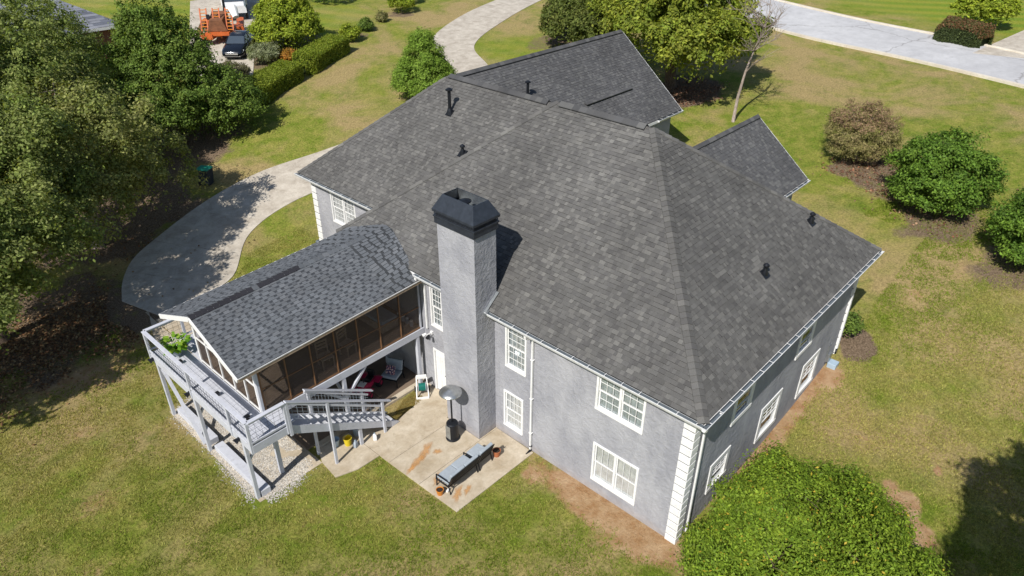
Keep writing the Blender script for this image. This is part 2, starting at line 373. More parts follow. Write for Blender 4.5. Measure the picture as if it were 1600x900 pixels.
# driveway ------------------------------------------------------------
dl=[(-6,27.4),(-5.0,29.6),(-3.2,31.6),(.8,33.2),(5.2,33.5),(9.8,32.4),(15,31.7),(20,33.3),(24.8,37.6),(27.6,41.9),(33.4,44.9),(39.7,46.8),(47,48.2)]
dr=[(-5.3,24.7),(-3.2,24.9),(-1.1,25.6),(1.6,28.6),(5.2,29.3),(10,28.2),(15.5,27.5),(21.5,29.2),(25.8,33.2),(29,38.1),(36.4,41.3),(44.2,43.7),(52,45.6)]
n=121; DL=resample(interp([(a,b,0) for a,b in dl],.5),n); DR=resample(interp([(a,b,0) for a,b in dr],.5),n)
drv=bpy.data.objects.new('driveway',None); COL.objects.link(drv); tag(drv,kind='structure')
ROWS=strip_rows(DL,DR,14)
for i in range(0,120,6):
    seg=[[p.copy() for p in r] for r in ROWS[i:i+7]]
    seg[0]=[p+(q-p)*.02 for p,q in zip(seg[0],seg[1])]; seg[-1]=[p+(q-p)*.02 for p,q in zip(seg[-1],seg[-2])]
    slab_from_rows(seg,.035).build('concrete_slab',MT['drive'],drv)
# back pad beyond the deck
for a in ((-5.6,-3.55),(-3.5,-1.4)):
    rows=[[Vector((a[0]+(a[1]-a[0])*k/6,y,0)) for k in range(7)] for y in np.linspace(18.9,24.6,10)]
    slab_from_rows(rows,.03).build('concrete_slab',MT['patio'],drv)
rows=[[Vector((-6.75+1.1*k/5+max(0,(y-22)*.35)*(1-k/5),y,0)) for k in range(6)] for y in np.linspace(19.5,25.6,10)]
slab_from_rows(rows,.03).build('concrete_slab',MT['patio'],drv)
# street ---------------------------------------------------------------
rn=[(62,58),(55,38),(50.1,22),(48.4,10.3),(46.3,1),(42.5,-12),(36,-30),(20,-62)]; rf=[(70.5,55),(63,36.5),(58.6,21.6),(56.1,9.4),(53.6,.6),(49.6,-14),(43,-33),(27,-65)]
RN=resample(interp([(a,b,0) for a,b in rn],1),150); RF=resample(interp([(a,b,0) for a,b in rf],1),150)
mb=MB(); mb.sheet([[(p.x,p.y,float(hgt(p.x,p.y))+.04) for p in r] for r in strip_rows(RN,RF,10)]); tag(mb.build('road',MT['road']),kind='structure')
# the neighbour's drive joining the street
rows=[[Vector((52.4+12*i/12+.4*k,5.9-1.9*k*1.0-.15*i,0)) for k in range(4)] for i in range(13)]
tag(slab_from_rows(rows,.05).build('neighbour_driveway',MT['drive']),kind='structure')
for P,Q,nm in ((RN,RF,'kerb'),(RF,RN,'kerb')):
    o=bpy.data.objects.new(nm,None); COL.objects.link(o); tag(o,kind='structure')
    for i in range(0,149,3):
        mb=MB(); R=[]
        for j in range(i,min(i+4,150)):
            p=P[j]; d=(Q[j]-P[j]).normalized(); a=p-d*.42; b=p+d*.06; z=float(hgt(p.x,p.y))
            if j==i: t_=(P[j+1]-P[j])*.01; a=a+t_; b=b+t_
            R.append([(a.x,a.y,z-.15),(b.x,b.y,z-.15),(b.x,b.y,z+.10),(b.x-d.x*.1,b.y-d.y*.1,z+.15),(a.x,a.y,z+.14)])
        mb.rings(R); mb.build('kerb_stone',MT['kerb'],o)

# ------------------------------------------------------------------ grass, gravel, litter
def inside_any(x,y):
    m=((x>-.15)&(x<23)&(y>-.15)&(y<23))|((x>-5.7)&(x<.3)&(y>9.9)&(y<17))|((x>-4.0)&(x<.3)&(y>5.95)&(y<10.2))|((x>-8.4)&(x<.3)&(y>10.8)&(y<18.2))|((x>-6.7)&(x<-1.2)&(y>18.9)&(y<25))
    return m
DLa=np.array([(p.x,p.y) for p in DL]); DRa=np.array([(p.x,p.y) for p in DR]); DC=(DLa+DRa)/2; DW=np.linalg.norm(DLa-DRa,axis=1)/2
def lawn_val(A,x,y):
    i=np.clip(np.searchsorted(XS,x)-1,0,len(XS)-2); j=np.clip(np.searchsorted(YS,y)-1,0,len(YS)-2); return A[i,j]
def tufts(name,n,x0,x1,y0,y1,hh,ww,seed):
    g=np.random.default_rng(seed); x=g.uniform(x0,x1,n); y=g.uniform(y0,y1,n)
    keep=~inside_any(x,y)
    d=np.full(n,9e9)
    for c,w in zip(DC[::2],DW[::2]): d=np.minimum(d,np.hypot(x-c[0],y-c[1])-w)
    keep&=d>.12
    dv=lawn_val(dirt,x,y)+lawn_val(mulch,x,y); keep&=(dv+g.uniform(-.3,.3,n))<.45
    clump=vnoise(x,y,.6,11)+.6*vnoise(x,y,.25,12); keep&=(clump+g.uniform(-.35,.35,n))>.62
    x=x[keep]; y=y[keep]; n=len(x); z=hgt(x,y)
    B=3; X=np.repeat(x,B)+g.normal(0,.03,n*B); Y=np.repeat(y,B)+g.normal(0,.03,n*B); Z=np.repeat(z,B)-.01
    a=g.uniform(0,2*pi,n*B); w=ww*g.uniform(.6,1.4,n*B); hh_=hh*g.uniform(.5,1.5,n*B); lean=g.normal(0,.6,(n*B,2))*hh_[:,None]
    P0=np.stack([X-np.cos(a)*w,Y-np.sin(a)*w,Z],-1); P1=np.stack([X+np.cos(a)*w,Y+np.sin(a)*w,Z],-1); P2=np.stack([X+lean[:,0],Y+lean[:,1],Z+hh_],-1)
    V=np.stack([P0,P1,P2],1).reshape(-1,3); F=np.arange(len(V)).reshape(-1,3)
    big=vnoise(X,Y,5,21)*.6+vnoise(X,Y,1.2,22)*.4; k=np.clip((big-.35)/.35+g.normal(0,.25,n*B),0,1)[:,None]
    c=np.array([.17,.235,.025])*(1-k)+np.array([.37,.335,.11])*k; c=c*g.uniform(.5,1.4,(n*B,1))
    return link(name,npmesh(name,V,F,MT['grassm'],np.repeat(c,3,0)),stuff=True)
tag(tufts('grass',260000,-17,4,-3,27,.06,.013,5),'short olive and straw coloured grass of the back lawn beside the patio','grass')
tag(tufts('grass',170000,0,27,-11,3,.06,.015,6),'dry olive grass of the lawn along the side wall of the house','grass')

def poly_in(x,y,P):
    c=np.zeros(len(x),bool); n=len(P)
    for i in range(n):
        (x1,y1),(x2,y2)=P[i],P[(i+1)%n]
        c^=((y1>y)!=(y2>y))&(x<(x2-x1)*(y-y1)/(y2-y1+1e-12)+x1)
    return c
GP=[(-8.0,17.6),(-7.95,15),(-8.15,13.2),(-8.2,11.3),(-7.6,10.95),(-6.7,11.0),(-5.8,11.6),(-5.62,18),(-7,18.2)]
mb=MB(); mb.sheet([[(x,y,.012) for y in (17.9,16,14,12.5,11.2)] for x in (-8.1,-7.2,-6.4,-5.6)]); tag(mb.build('gravel_bed',MT['patio']),kind='structure')
g=np.random.default_rng(9); n=60000; x=g.uniform(-9,-5.5,n); y=g.uniform(10.3,18.4,n); k=poly_in(x+g.normal(0,.14,n),y+g.normal(0,.14,n),GP)
k&=(vnoise(x,y,.8,31)*.7+vnoise(x,y,.3,33)*.3+ (x<-6.9)*.12 + (y>12.6)*.15)>.36
x=x[k];y=y[k];n=len(x)
base=np.array([(1,0,0),(0,1,0),(-1,0,0),(0,-1,0),(0,0,1.0),(0,0,-.6)]); tri=np.array([(0,1,4),(1,2,4),(2,3,4),(3,0,4)])
S=g.uniform(.010,.030,(n,1,1))*g.uniform(.6,1.2,(n,1,3)); a=g.uniform(0,2*pi,n); ca,sa=np.cos(a)[:,None],np.sin(a)[:,None]
B=base[None]*S; Bx=B[...,0]*ca-B[...,1]*sa+x[:,None]; By=B[...,0]*sa+B[...,1]*ca+y[:,None]; Bz=B[...,2]+.012
V=np.stack([Bx,By,Bz],-1).reshape(-1,3); F=(tri[None]+(np.arange(n)*6)[:,None,None]).reshape(-1,3)
c=np.array([.52,.50,.47])*g.uniform(.35,1.2,(n,1))*np.array([1,.98,.95]); 
tag(link('gravel',npmesh('gravel',V,F,MT['leafdull'],np.repeat(c,6,0)),stuff=True),'pale crushed stone gravel spread under the raised deck','gravel')
MT['stone']=None
bpy.data.objects['gravel'].data.materials[0]=shingle('gravel_stone')
# fallen leaves under the big trees and at the mulch beds
def litter(name,n,blobs,label,seed,cols):
    g=np.random.default_rng(seed); xs=[];ys=[]
    for cx,cy,rx,ry,w in blobs:
        m=int(n*w); xs.append(g.normal(cx,rx*.6,m)); ys.append(g.normal(cy,ry*.6,m))
    x=np.concatenate(xs); y=np.concatenate(ys); d=np.full(len(x),9e9)
    for c_,w_ in zip(DC,DW): d=np.minimum(d,np.hypot(x-c_[0],y-c_[1])-w_)
    k_=(d>.05)&~inside_any(x,y)&(lawn_val(mulch,x,y)+g.uniform(-.35,.35,len(x))>.3)|((g.random(len(x))<.012)&~inside_any(x,y)); x=x[k_]; y=y[k_]; n=len(x); z=hgt(x,y)+.05
    a=g.uniform(0,2*pi,n); s=g.uniform(.03,.07,n); tl=g.normal(0,.5,n)*s
    q=[np.stack([x+np.cos(a+t)*s,y+np.sin(a+t)*s,z+np.sin(t+1)*tl],-1) for t in (0,pi/2,pi,3*pi/2)]
    V=np.stack(q,1).reshape(-1,3); F=np.arange(len(V)).reshape(-1,4); c=np.array(cols)[g.integers(0,len(cols),n)]*g.uniform(.6,1.3,(n,1))
    tag(link(name,npmesh(name,V,F,MT['leafdull'],np.repeat(c,4,0)),stuff=True),label,'leaves')
litter('fallen_leaves',12000,((-9,26.5,3.5,2.5,.5),(-2,30,4,3,.15),(-13,23,2.5,2,.2),(-6.5,24,2,1.2,.15)),'brown fallen leaves in the shade of the big trees left of the drive',41,[(.20,.10,.05),(.28,.17,.09),(.12,.07,.04),(.3,.22,.12)])
litter('fallen_leaves',5000,((31.9,19,3,2.2,.5),(26,2,4,3,.3),(28.7,5.5,2.5,2,.2)),'rusty fallen leaves in the mulch beds under the front yard tree and shrubs',42,[(.26,.12,.07),(.34,.22,.14),(.18,.10,.07)])

# ------------------------------------------------------------------ the house
house=empty('house',(0,0,0),'large grey stucco house with white corner quoins under a dark shingled hip roof','house')
def tone(g,kind):
    if kind=='main':
        c=np.array(random.choice([(.110,.108,.105),(.100,.098,.095),(.091,.089,.088),(.136,.133,.127),(.095,.093,.091),(.117,.114,.110),(.105,.103,.100)]))
    elif kind=='porch': c=np.array(random.choice([(.128,.138,.153),(.118,.128,.142),(.140,.149,.163),(.112,.121,.134)]))
    elif kind=='far': c=np.array(random.choice([(.094,.094,.097),(.080,.081,.085),(.118,.118,.118),(.088,.088,.091)]))
    else: c=np.array(random.choice([(.16,.17,.20),(.12,.13,.16),(.2,.21,.24)]))
    return tuple(float(q) for q in c*g)
SH_CACHE={}
def tab_mesh(w,e,t,kind,k):
    key=(round(w,3),e,round(t,4),kind,k)
    if key not in SH_CACHE:
        mb=MB(); mb.tint=tone(.86+.04*k,kind)
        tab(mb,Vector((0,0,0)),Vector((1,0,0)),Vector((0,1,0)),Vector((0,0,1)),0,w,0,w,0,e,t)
        SH_CACHE[key]=mb.mesh('shingle',MT['shingle'])
    return SH_CACHE[key]
def tab(mb,O,u,v,n,a0,b0,a1,b1,v0,v1,t):
    lo=.004; P=lambda a,vv,h: O+u*a+v*vv+n*h
    f=len(mb.v)
    for p in (P(a0,v0,t),P(b0,v0,t),P(b1,v1+.02,lo),P(a1,v1+.02,lo)): mb.vert(p)
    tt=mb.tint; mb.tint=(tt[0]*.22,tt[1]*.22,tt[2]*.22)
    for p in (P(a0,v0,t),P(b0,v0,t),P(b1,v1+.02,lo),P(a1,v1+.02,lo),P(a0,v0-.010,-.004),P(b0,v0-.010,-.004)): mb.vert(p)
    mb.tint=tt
    mb.f+= [[f,f+1,f+2,f+3],[f+4,f+8,f+9,f+5],[f+4,f+7,f+8],[f+5,f+9,f+6]]; mb.m+=[mb.mi]*4
def interval(poly,vv):
    xs=[]
    for (a,b),(c,d) in zip(poly,poly[1:]+poly[:1]):
        if (b<=vv<d) or (d<=vv<b): xs.append(a+(c-a)*(vv-b)/(d-b))
    return (min(xs),max(xs)) if len(xs)>=2 else None
def roof_plane(O,udir,vdir,poly,kind,parent,e=.145,nsingle=0,wr=(.10,.13,.17,.22),thick=.16,mat='shingle',cam_pos=Vector((-14.7,-6.4,18.9)),tabt=(.008,.016,.022)):
    """solid roof deck plus courses of overlapping tabs; the nearest tabs are single objects"""
    O=Vector(O); u=Vector(udir).normalized(); v=Vector(vdir).normalized(); n=u.cross(v).normalized()
    flip=n.z<0
    if flip: n=-n
    dk=MB(); top=[O+u*a+v*b-n*.006 for a,b in poly]; bot=[p-Vector((0,0,thick)) for p in top]
    dk.face(*top); dk.face(*bot[::-1])
    for i in range(len(top)): j=(i+1)%len(top); dk.face(top[i],bot[i],bot[j],top[j])
    deck_o=dk.build('roof',MT['flash'],parent)
    vmax=max(b for _,b in poly); vv=min(b for _,b in poly); mb=MB(); singles=[]
    row=0
    while vv<vmax-.02:
        v1=min(vv+e,vmax-.001); I0=interval(poly,vv+1e-4); I1=interval(poly,v1-1e-4)
        if I0 and I1:
            x=I0[0]-random.random()*.3; flag=random.random()<.5
            while x<I0[1]:
                if kind=='porch':
                    flag=not flag
                    w=random.choice((.16,.20,.24)) if flag else random.choice((.10,.12,.15)); t=.018 if flag else .008
                else:
                    w=random.choice(wr); t=random.choice(tabt)
                a,b=x,x+w; x=b
                a0,b0=max(a,I0[0]),min(b,I0[1]); a1,b1=max(a,I1[0]),min(b,I1[1])
                if b0-a0<.01 and b1-a1<.01: continue
                if a1>b1: a1=b1=min(max((a1+b1)/2,I1[0]),I1[1])
                if a0>b0: continue
                g=1.0
                if kind=='porch' and t<.01: g=.93
                clipped=abs(a-a0)+abs(b-b0)+abs(a-a1)+abs(b-b1)>1e-6
                if not clipped and v1-vv>e-1e-3 and nsingle and not (kind=='porch' and t<.01): singles.append(((O+u*a+v*vv-cam_pos).length,a,vv,w,t))
                else:
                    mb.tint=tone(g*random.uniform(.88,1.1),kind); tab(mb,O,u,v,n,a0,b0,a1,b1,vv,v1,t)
                    if kind=='porch' and t<.01 and not clipped:      # dark band across the upper half of the slot between two raised tabs
                        mb.tint=(.052,.057,.066); q=[O+u*aa+v*(vv+ff*(v1-vv))+n*(.012) for aa,ff in ((a,.5),(b,.5),(b,.97),(a,.97))]; mb.face(*q)
        vv+=e; row+=1
    singles.sort(key=lambda s:s[0])
    R=Matrix((u,v,n)).transposed().to_4x4()
    for k,(d,a,q,w,t) in enumerate(singles):
        if k<nsingle:
            if flip: # mirrored frame keeps its own winding
                o=link('shingle',tab_mesh(w,e,t,kind,random.randint(0,6)),deck_o)
            else: o=link('shingle',tab_mesh(w,e,t,kind,random.randint(0,6)),deck_o)
            Rm=R.copy(); Rm.translation=O+u*a+v*q; o.matrix_world=Rm
        else:
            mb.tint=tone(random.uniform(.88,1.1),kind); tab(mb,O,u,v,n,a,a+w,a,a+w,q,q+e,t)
    mb.build('shingle_course',MT[mat],deck_o,stuff=True)
    return deck_o
E0=5.6; RX=6.0; RZ=10.77; RY1=6.02; RY2=10.37; BX=13.17; BY=16.45; OV=.4
def plane3(A,B,topline,kind,parent=house,**k):
    """A,B eave ends; topline = ridge points above it (1 or 2), ordered from B back to A"""
    A=Vector(A);B=Vector(B);u=(B-A).normalized(); T=[Vector(p) for p in topline]
    w=T[0]-A; v=(w-u*w.dot(u)).normalized()
    poly=[(0,0),((B-A).length,0)]+[((p-A).dot(u),(p-A).dot(v)) for p in T]
    return roof_plane(A,u,v,poly,kind,parent,**k)
r_main=plane3((-OV,BY,E0),(-OV,-OV,E0),[(RX,RY1,RZ),(RX,RY2,RZ)],'main',nsingle=170)
r_side=plane3((-OV,-OV,E0),(BX,-OV,E0),[(RX,RY1,RZ)],'main',nsingle=130)
r_front=plane3((BX,-OV,E0),(BX,BY,E0),[(RX,RY2,RZ),(RX,RY1,RZ)],'main')
r_left=plane3((BX,BY,E0),(-OV,BY,E0),[(RX,RY2,RZ)],'main')
# left wing
WX=1.99; WY=22.9; WRX=7.55; WRZ=10.08; WRY=17.95
r_w=plane3((WX,WY,E0),(WX,15.6,E0),[(WRX,11.0,WRZ),(WRX,WRY,WRZ)],'main')
plane3((13.1,WY,E0),(WX,WY,E0),[(WRX,WRY,WRZ)],'main')
plane3((13.1,12,E0),(13.1,WY,E0),[(WRX,WRY,WRZ),(WRX,11.4,WRZ)],'main')
# front left wing and front right gable
FY=14.6; FRY=19.35; FRZ=9.45
r_f=plane3((9.0,FY,E0),(23.2,FY,E0),[(23.2,FRY,FRZ),(9.0,FRY,FRZ)],'far')
plane3((23.2,24.1,E0),(9.0,24.1,E0),[(9.0,FRY,FRZ),(23.2,FRY,FRZ)],'far')
r_g=plane3((10.5,4.62,E0),(18.05,4.62,E0),[(18.05,7.6,8.0),(9.3,7.6,8.0)],'far')
plane3((18.05,10.58,E0),(10.5,10.58,E0),[(9.3,7.6,8.0),(18.05,7.6,8.0)],'far')

# hip and ridge caps, ridge vents ------------------------------------------------
def caps(A,B,parent,wid=.17,step=.2,kind='main',slope=.75,up=.02):
    A=Vector(A);B=Vector(B);d=(B-A);L=d.length;d.normalize();h=Vector((0,0,1)); s=d.cross(h).normalized(); n=s.cross(d).normalized()
    k=int(L/step)
    for i in range(k):
        p=A+d*(i*step); q=p+d*(step*1.3); mb=MB(); mb.tint=tone(random.uniform(.9,1.15),kind); lift=.028
        dr_=wid*slope*(.72 if abs(d.z)>.1 else 1)
        a=[p+n*(up+lift),p+s*wid+n*(up+lift-dr_),p-s*wid+n*(up+lift-dr_)]; b=[q+n*up,q+s*wid+n*(up-dr_),q-s*wid+n*(up-dr_)]
        mb.face(a[0],b[0],b[1],a[1]); mb.face(a[0],a[2],b[2],b[0])
        dn=n*-.03
        mb.face(a[0],a[1],a[1]+dn,a[0]+dn); mb.face(a[0],a[0]+dn,a[2]+dn,a[2])
        mb.face(a[1],b[1],b[1]+dn,a[1]+dn); mb.face(a[2],a[2]+dn,b[2]+dn,b[2])
        mb.build('ridge_cap',MT['shingle'],parent)
caps((-OV,-OV,E0+.02),(RX,RY1,RZ+.02),r_side,.17,.2)
caps((BX,-OV,E0+.02),(RX,RY1,RZ+.02),r_front,.12,.3)
caps((-OV,BY,E0+.02),(RX,RY2,RZ+.02),r_left,.13,.3)
caps((WX,WY,E0+.02),(WRX,WRY,WRZ+.02),r_w,.12,.3)
def vent_strip(A,B,parent,wid=.17,slope=.78,kind='far'):
    A=Vector(A);B=Vector(B);d=(B-A).normalized();s=d.cross(Vector((0,0,1))).normalized();z=Vector((0,0,1))
    mb=MB(); dark=MB()
    for sg in (1,-1):
        t0=A+z*.10; t1=B+z*.10; e0=A+s*sg*wid+z*(.10-wid*slope); e1=B+s*sg*wid+z*(.10-wid*slope); dn=z*-.03
        nseg=max(1,int((B-A).length/.3))
        for i in range(nseg):
            f0=i/nseg; f1=(i+1)/nseg; mb.tint=tone(random.uniform(.8,1.0),kind)
            a,b,c,dd=t0.lerp(t1,f0),t0.lerp(t1,f1),e0.lerp(e1,f1),e0.lerp(e1,f0)
            mb.face(a,b,c,dd); mb.face(dd,c,c+dn,dd+dn)
        mb.face(t0,e0,e0+dn,t0+dn); mb.face(t1,t1+dn,e1+dn,e1)
        i0=e0-s*sg*.025; i1=e1-s*sg*.025; dark=MB(); dark.face(i0,i1,i1-z*.09,i0-z*.09)
        mb.build('ridge_vent',MT['shingle'],parent); dark.build('vent_baffle',MT['black'],parent); mb=MB()
vent_strip((RX,RY1+.3,RZ),(RX,RY2-.25,RZ),r_main)
vent_strip((WRX,WRY-.1,WRZ),(WRX,12.0,WRZ),r_w)
vent_strip((9.3,FRY,FRZ),(23.1,FRY,FRZ),r_f,.16)
vent_strip((10.2,7.6,8.0),(18.0,7.6,8.0),r_g,.15)
vent_strip((16.0,16.45,5.6+.81*1.85),(20.3,16.45,5.6+.81*1.85),r_f,.15,slope=.3)
# gable walls and rakes of the two front wings
def gable(x,y0,y1,yr,zr,z0,pname='wall'):
    mb=MB(); a=.02
    ys=[y0,y1]; mb.face((x,y0,z0),(x,y1,z0),(x,y1,E0),(x,yr,zr),(x,y0,E0)); mb.build(pname,MT['stucco'],house)
for (x,y0,y1,yr,zr) in ((22.75,15.0,23.7,19.35,9.15),(17.62,5.0,10.2,7.6,7.7)):
    mb=MB(); z0=1.0
    P=[(x,y0,z0),(x,y1,z0),(x,y1,E0-.25),(x,yr,zr),(x,y0,E0-.25)]; Q=[(x-.2,p[1],p[2]) for p in P]
    mb.face(*P); mb.face(*Q[::-1])
    for i in range(5): j=(i+1)%5; mb.face(P[j],P[i],Q[i],Q[j])
    mb.build('wall',MT['stucco'],house)
def fascia(A,B,parent=house,h=.17,t=.03,mat='white',drop=.02,out=(0,0,0)):
    A=Vector(A)+Vector(out);B=Vector(B)+Vector(out); mb=MB(); mb.bar(A-Vector((0,0,h/2+drop)),B-Vector((0,0,h/2+drop)),t,h); return mb.build('fascia',MT[mat],parent)
for sg,y0 in ((1,14.6),(-1,24.1)): fascia((23.225,y0,E0),(23.225,19.35,9.45))
for y0 in (4.62,10.58): fascia((18.075,y0,E0),(18.075,7.6,8.0))

# walls -----------------------------------------------------------------------
def wall(axis_,c,out,a0,a1,z0,z1,holes,depth=.22,mat='stucco',parent=house):
    """slab wall lying on axis x=c or y=c with real openings; out = +-1 outward direction"""
    A=sorted({a0,a1,*[h[0] for h in holes],*[h[1] for h in holes]}); Z=sorted({z0,z1,*[h[2] for h in holes],*[h[3] for h in holes]})
    mb=MB(); P=(lambda a,z,d:(c-out*d,a,z)) if axis_=='x' else (lambda a,z,d:(a,c-out*d,z))
    for i in range(len(A)-1):
        for j in range(len(Z)-1):
            am,zm=(A[i]+A[i+1])/2,(Z[j]+Z[j+1])/2
            if any(h[0]<am<h[1] and h[2]<zm<h[3] for h in holes): continue
            for d in (0,depth): mb.face(P(A[i],Z[j],d),P(A[i+1],Z[j],d),P(A[i+1],Z[j+1],d),P(A[i],Z[j+1],d))
    for h in list(holes)+[(a0,a1,z0,z1)]:
        q=[(h[0],h[2]),(h[1],h[2]),(h[1],h[3]),(h[0],h[3])]
        for (a,z),(b,w) in zip(q,q[1:]+q[:1]): mb.face(P(a,z,0),P(b,w,0),P(b,w,depth),P(a,z,depth))
    return mb.build('wall',MT[mat],parent)
TOP=5.52
HR=[(6.39,7.37,3.28,5.15),(6.50,7.45,.48,2.16),(1.63,3.44,3.64,5.18),(1.58,3.38,.53,2.22),(10.6,11.28,3.18,5.0),(10.5,11.28,.05,2.1)]
wall('x',0,-1,0,16.05,-.6,TOP,HR)
HS=[(1.66,2.98,.9,2.18),(5.2,6.85,.65,2.26),(8.68,10.25,.57,2.2),(2.56,3.92,3.26,4.42),(7.38,8.76,3.2,4.4)]
wall('y',0,-1,.22,12.77,-.6,TOP,HS)
wall('x',12.77,1,.22,15.0,-.6,TOP,[(1.2,2.6,3.4,5.0),(11.4,12.8,3.4,5.0)])
wall('y',16.05,1,.22,12.77,-.6,TOP,[])
HW=[(19.08,21.0,3.5,5.14)]
wall('x',2.4,-1,16.05,22.5,-.6,TOP,HW)
wall('y',22.5,1,2.62,22.55,0,TOP,[(5.5,7,3.4,5)])
wall('y',15.0,-1,12.77,22.55,0,TOP,[(15,16.5,3.6,5.1)])
wall('y',5.0,-1,12.77,17.42,0,TOP,[(14.4,15.8,3.6,5.1)]); wall('y',10.2,1,12.77,17.42,0,TOP,[])
# soffits close the eaves
mb=MB(); z=E0-.2
for a,b in (((-.37,-.37),(-.005,16.42)),((-.005,-.37),(13.13,-.005)),((12.775,-.005),(13.13,16.42)),((2.0,16.43),(2.395,22.87)),((2.4,22.505),(13.1,22.87)),((12.77,14.63),(23.0,14.995)),((12.78,4.65),(17.9,4.995))):
    mb.box((a[0],a[1],z),(b[0],b[1],z+.02))
mb.build('soffit',MT['white'],house)
for A,B in (((-OV,-OV,E0),(-OV,BY,E0)),((-OV,-OV,E0),(BX,-OV,E0)),((BX,-OV,E0),(BX,14.6,E0)),((WX,16.3,E0),(WX,WY,E0)),((WX,WY,E0),(13.1,WY,E0)),((13.1,FY,E0),(23.2,FY,E0)),((13.0,4.62,E0),(18.05,4.62,E0))):
    fascia(A,B,h=.16,drop=.045)
# gutters with hangers
def gutter(A,B,out,parent=house,hang=.62,end=True):
    A=Vector(A);B=Vector(B);o=Vector(out); d=(B-A).normalized(); mb=MB()
    prof=[(.0,.0),(.0,-.10),(.03,-.12),(.09,-.12),(.115,-.07),(.13,-.02),(.13,.005)]; th=.006
    rows=[[A+o*(.02+x)+Vector((0,0,z-.035)) for x,z in prof],[B+o*(.02+x)+Vector((0,0,z-.035)) for x,z in prof]]
    inn=[[p+Vector((0,0,.008))+(-o*th if i>2 else o*th) for i,p in enumerate(r)] for r in rows]
    mb.sheet(rows); db=MB(); db.sheet(inn)
    for k in (0,-1): mb.face(rows[0][k],rows[1][k],inn[1][k],inn[0][k])
    for r in rows: mb.face(*r)
    lip=MB(); 
    mb.bar(A+o*.155+Vector((0,0,-.03)),B+o*.155+Vector((0,0,-.03)),.02,.018)
    g_=mb.build('gutter',MT['gutter'],parent); db.build('gutter_trough',MT['ac'],g_)
    L=(B-A).length; k=int(L/hang)
    for i in range(k+1):
        p=A+d*(hang*.5+i*hang)
        if (p-A).length>L: break
        m=MB(); m.bar(p+o*-.01+Vector((0,0,-.012)),p+o*.158+Vector((0,0,-.012)),.018,.008); m.build('gutter_hanger',MT['white'],g_)
    return g_
gutter((-OV,-OV-.15,E0),(-OV,7.85,E0),(-1,0,0)); gutter((-OV,9.66,E0),(-OV,11.55,E0),(-1,0,0))
gutter((-OV-.15,-OV,E0),(BX,-OV,E0),(0,-1,0))
gutter((WX,16.5,E0),(WX,WY+.1,E0),(-1,0,0)); gutter((20.6,FY,E0),(23.2,FY,E0),(0,-1,0)); gutter((15.2,4.62,E0),(18.05,4.62,E0),(0,-1,0))
# downspouts
def downspout(pts,parent=house,w=.085,mat='white'):
    mb=MB()
    for a,b in zip(pts,pts[1:]):
        mb.bar(a,b,w,w*.75,up=(0,1,.01) if abs(Vector(b)[2]-Vector(a)[2])>.2 else (0,0,1))
    return mb.build('downspout',MT[mat],parent,bevel=.012)
d1=downspout([(-.46,6.08,5.46),(-.44,6.08,5.3),(-.06,6.08,5.1),(-.06,6.08,.12)])
for z in (4.2,2.5,.9):
    m=MB(); m.box((-.11,6.02,z),(-.004,6.14,z+.03)); m.build('strap',MT['white'],d1)
m=MB(); m.tube([(-.06,6.08,.3),(-.06,6.08,.02),(-.3,6.08,-.02)],.065,10); m.build('drain_boot',MT['black'],d1)
downspout([(.46,-.46,5.46),(.46,-.4,5.32),(.55,-.06,5.0),(.6,-.06,.1)])
d2=downspout([(12.45,-.46,5.46),(12.45,-.4,5.32),(12.5,-.06,5.0),(12.5,-.06,.85)])
m=MB(); m.tube([(12.5,-.06,1.0),(12.5,-.06,.62),(12.45,-.5,.52)],.06,10); m.build('drain_boot',MT['black'],d2)
downspout([(-.46,11.5,5.46),(-.46,11.5,5.3),(-.06,11.5,5.05),(-.06,11.5,2.95)])

# quoins
def quoins(x,y,sx,sy,z0,z1,h=.32):
    """white blocks wrapping the corner; sx,sy = direction of the two faces along the walls"""
    z=z0; k=0
    while z<z1-.05:
        zt=min(z+h-.05,z1); w=.34; mb=MB()
        pr=.045
        ax,bx=sorted((x-sx*pr,x+sx*w)); ay,by=sorted((y-sy*pr,y+sy*.03))
        mb.box((ax,ay,z),(bx,by,zt))
        ax2,bx2=sorted((x-sx*(pr-.0),x+sx*.03)); ay2,by2=sorted((y+sy*.031,y+sy*w))
        mb.box((ax2,ay2,z),(bx2,by2,zt)); mb.build('quoin_block',MT['white'],house,bevel=.008)
        z+=h; k+=1
    mb=MB(); ax,bx=sorted((x-sx*.012,x+sx*(w-.006))); ay,by=sorted((y-sy*.012,y+sy*(w-.006)))
    mb.box((ax,y-sy*.012,z0),(bx,y+sy*.01,z1)); mb.box((x-sx*.0125,ay,z0),(x+sx*.01,by,z1)); mb.build('quoin_joint',MT['flash'],house)
quoins(0,0,1,1,-.02,5.38); quoins(12.77,0,-1,1,.4,5.38,.4); quoins(2.4,22.5,1,-1,.3,5.38,.36)

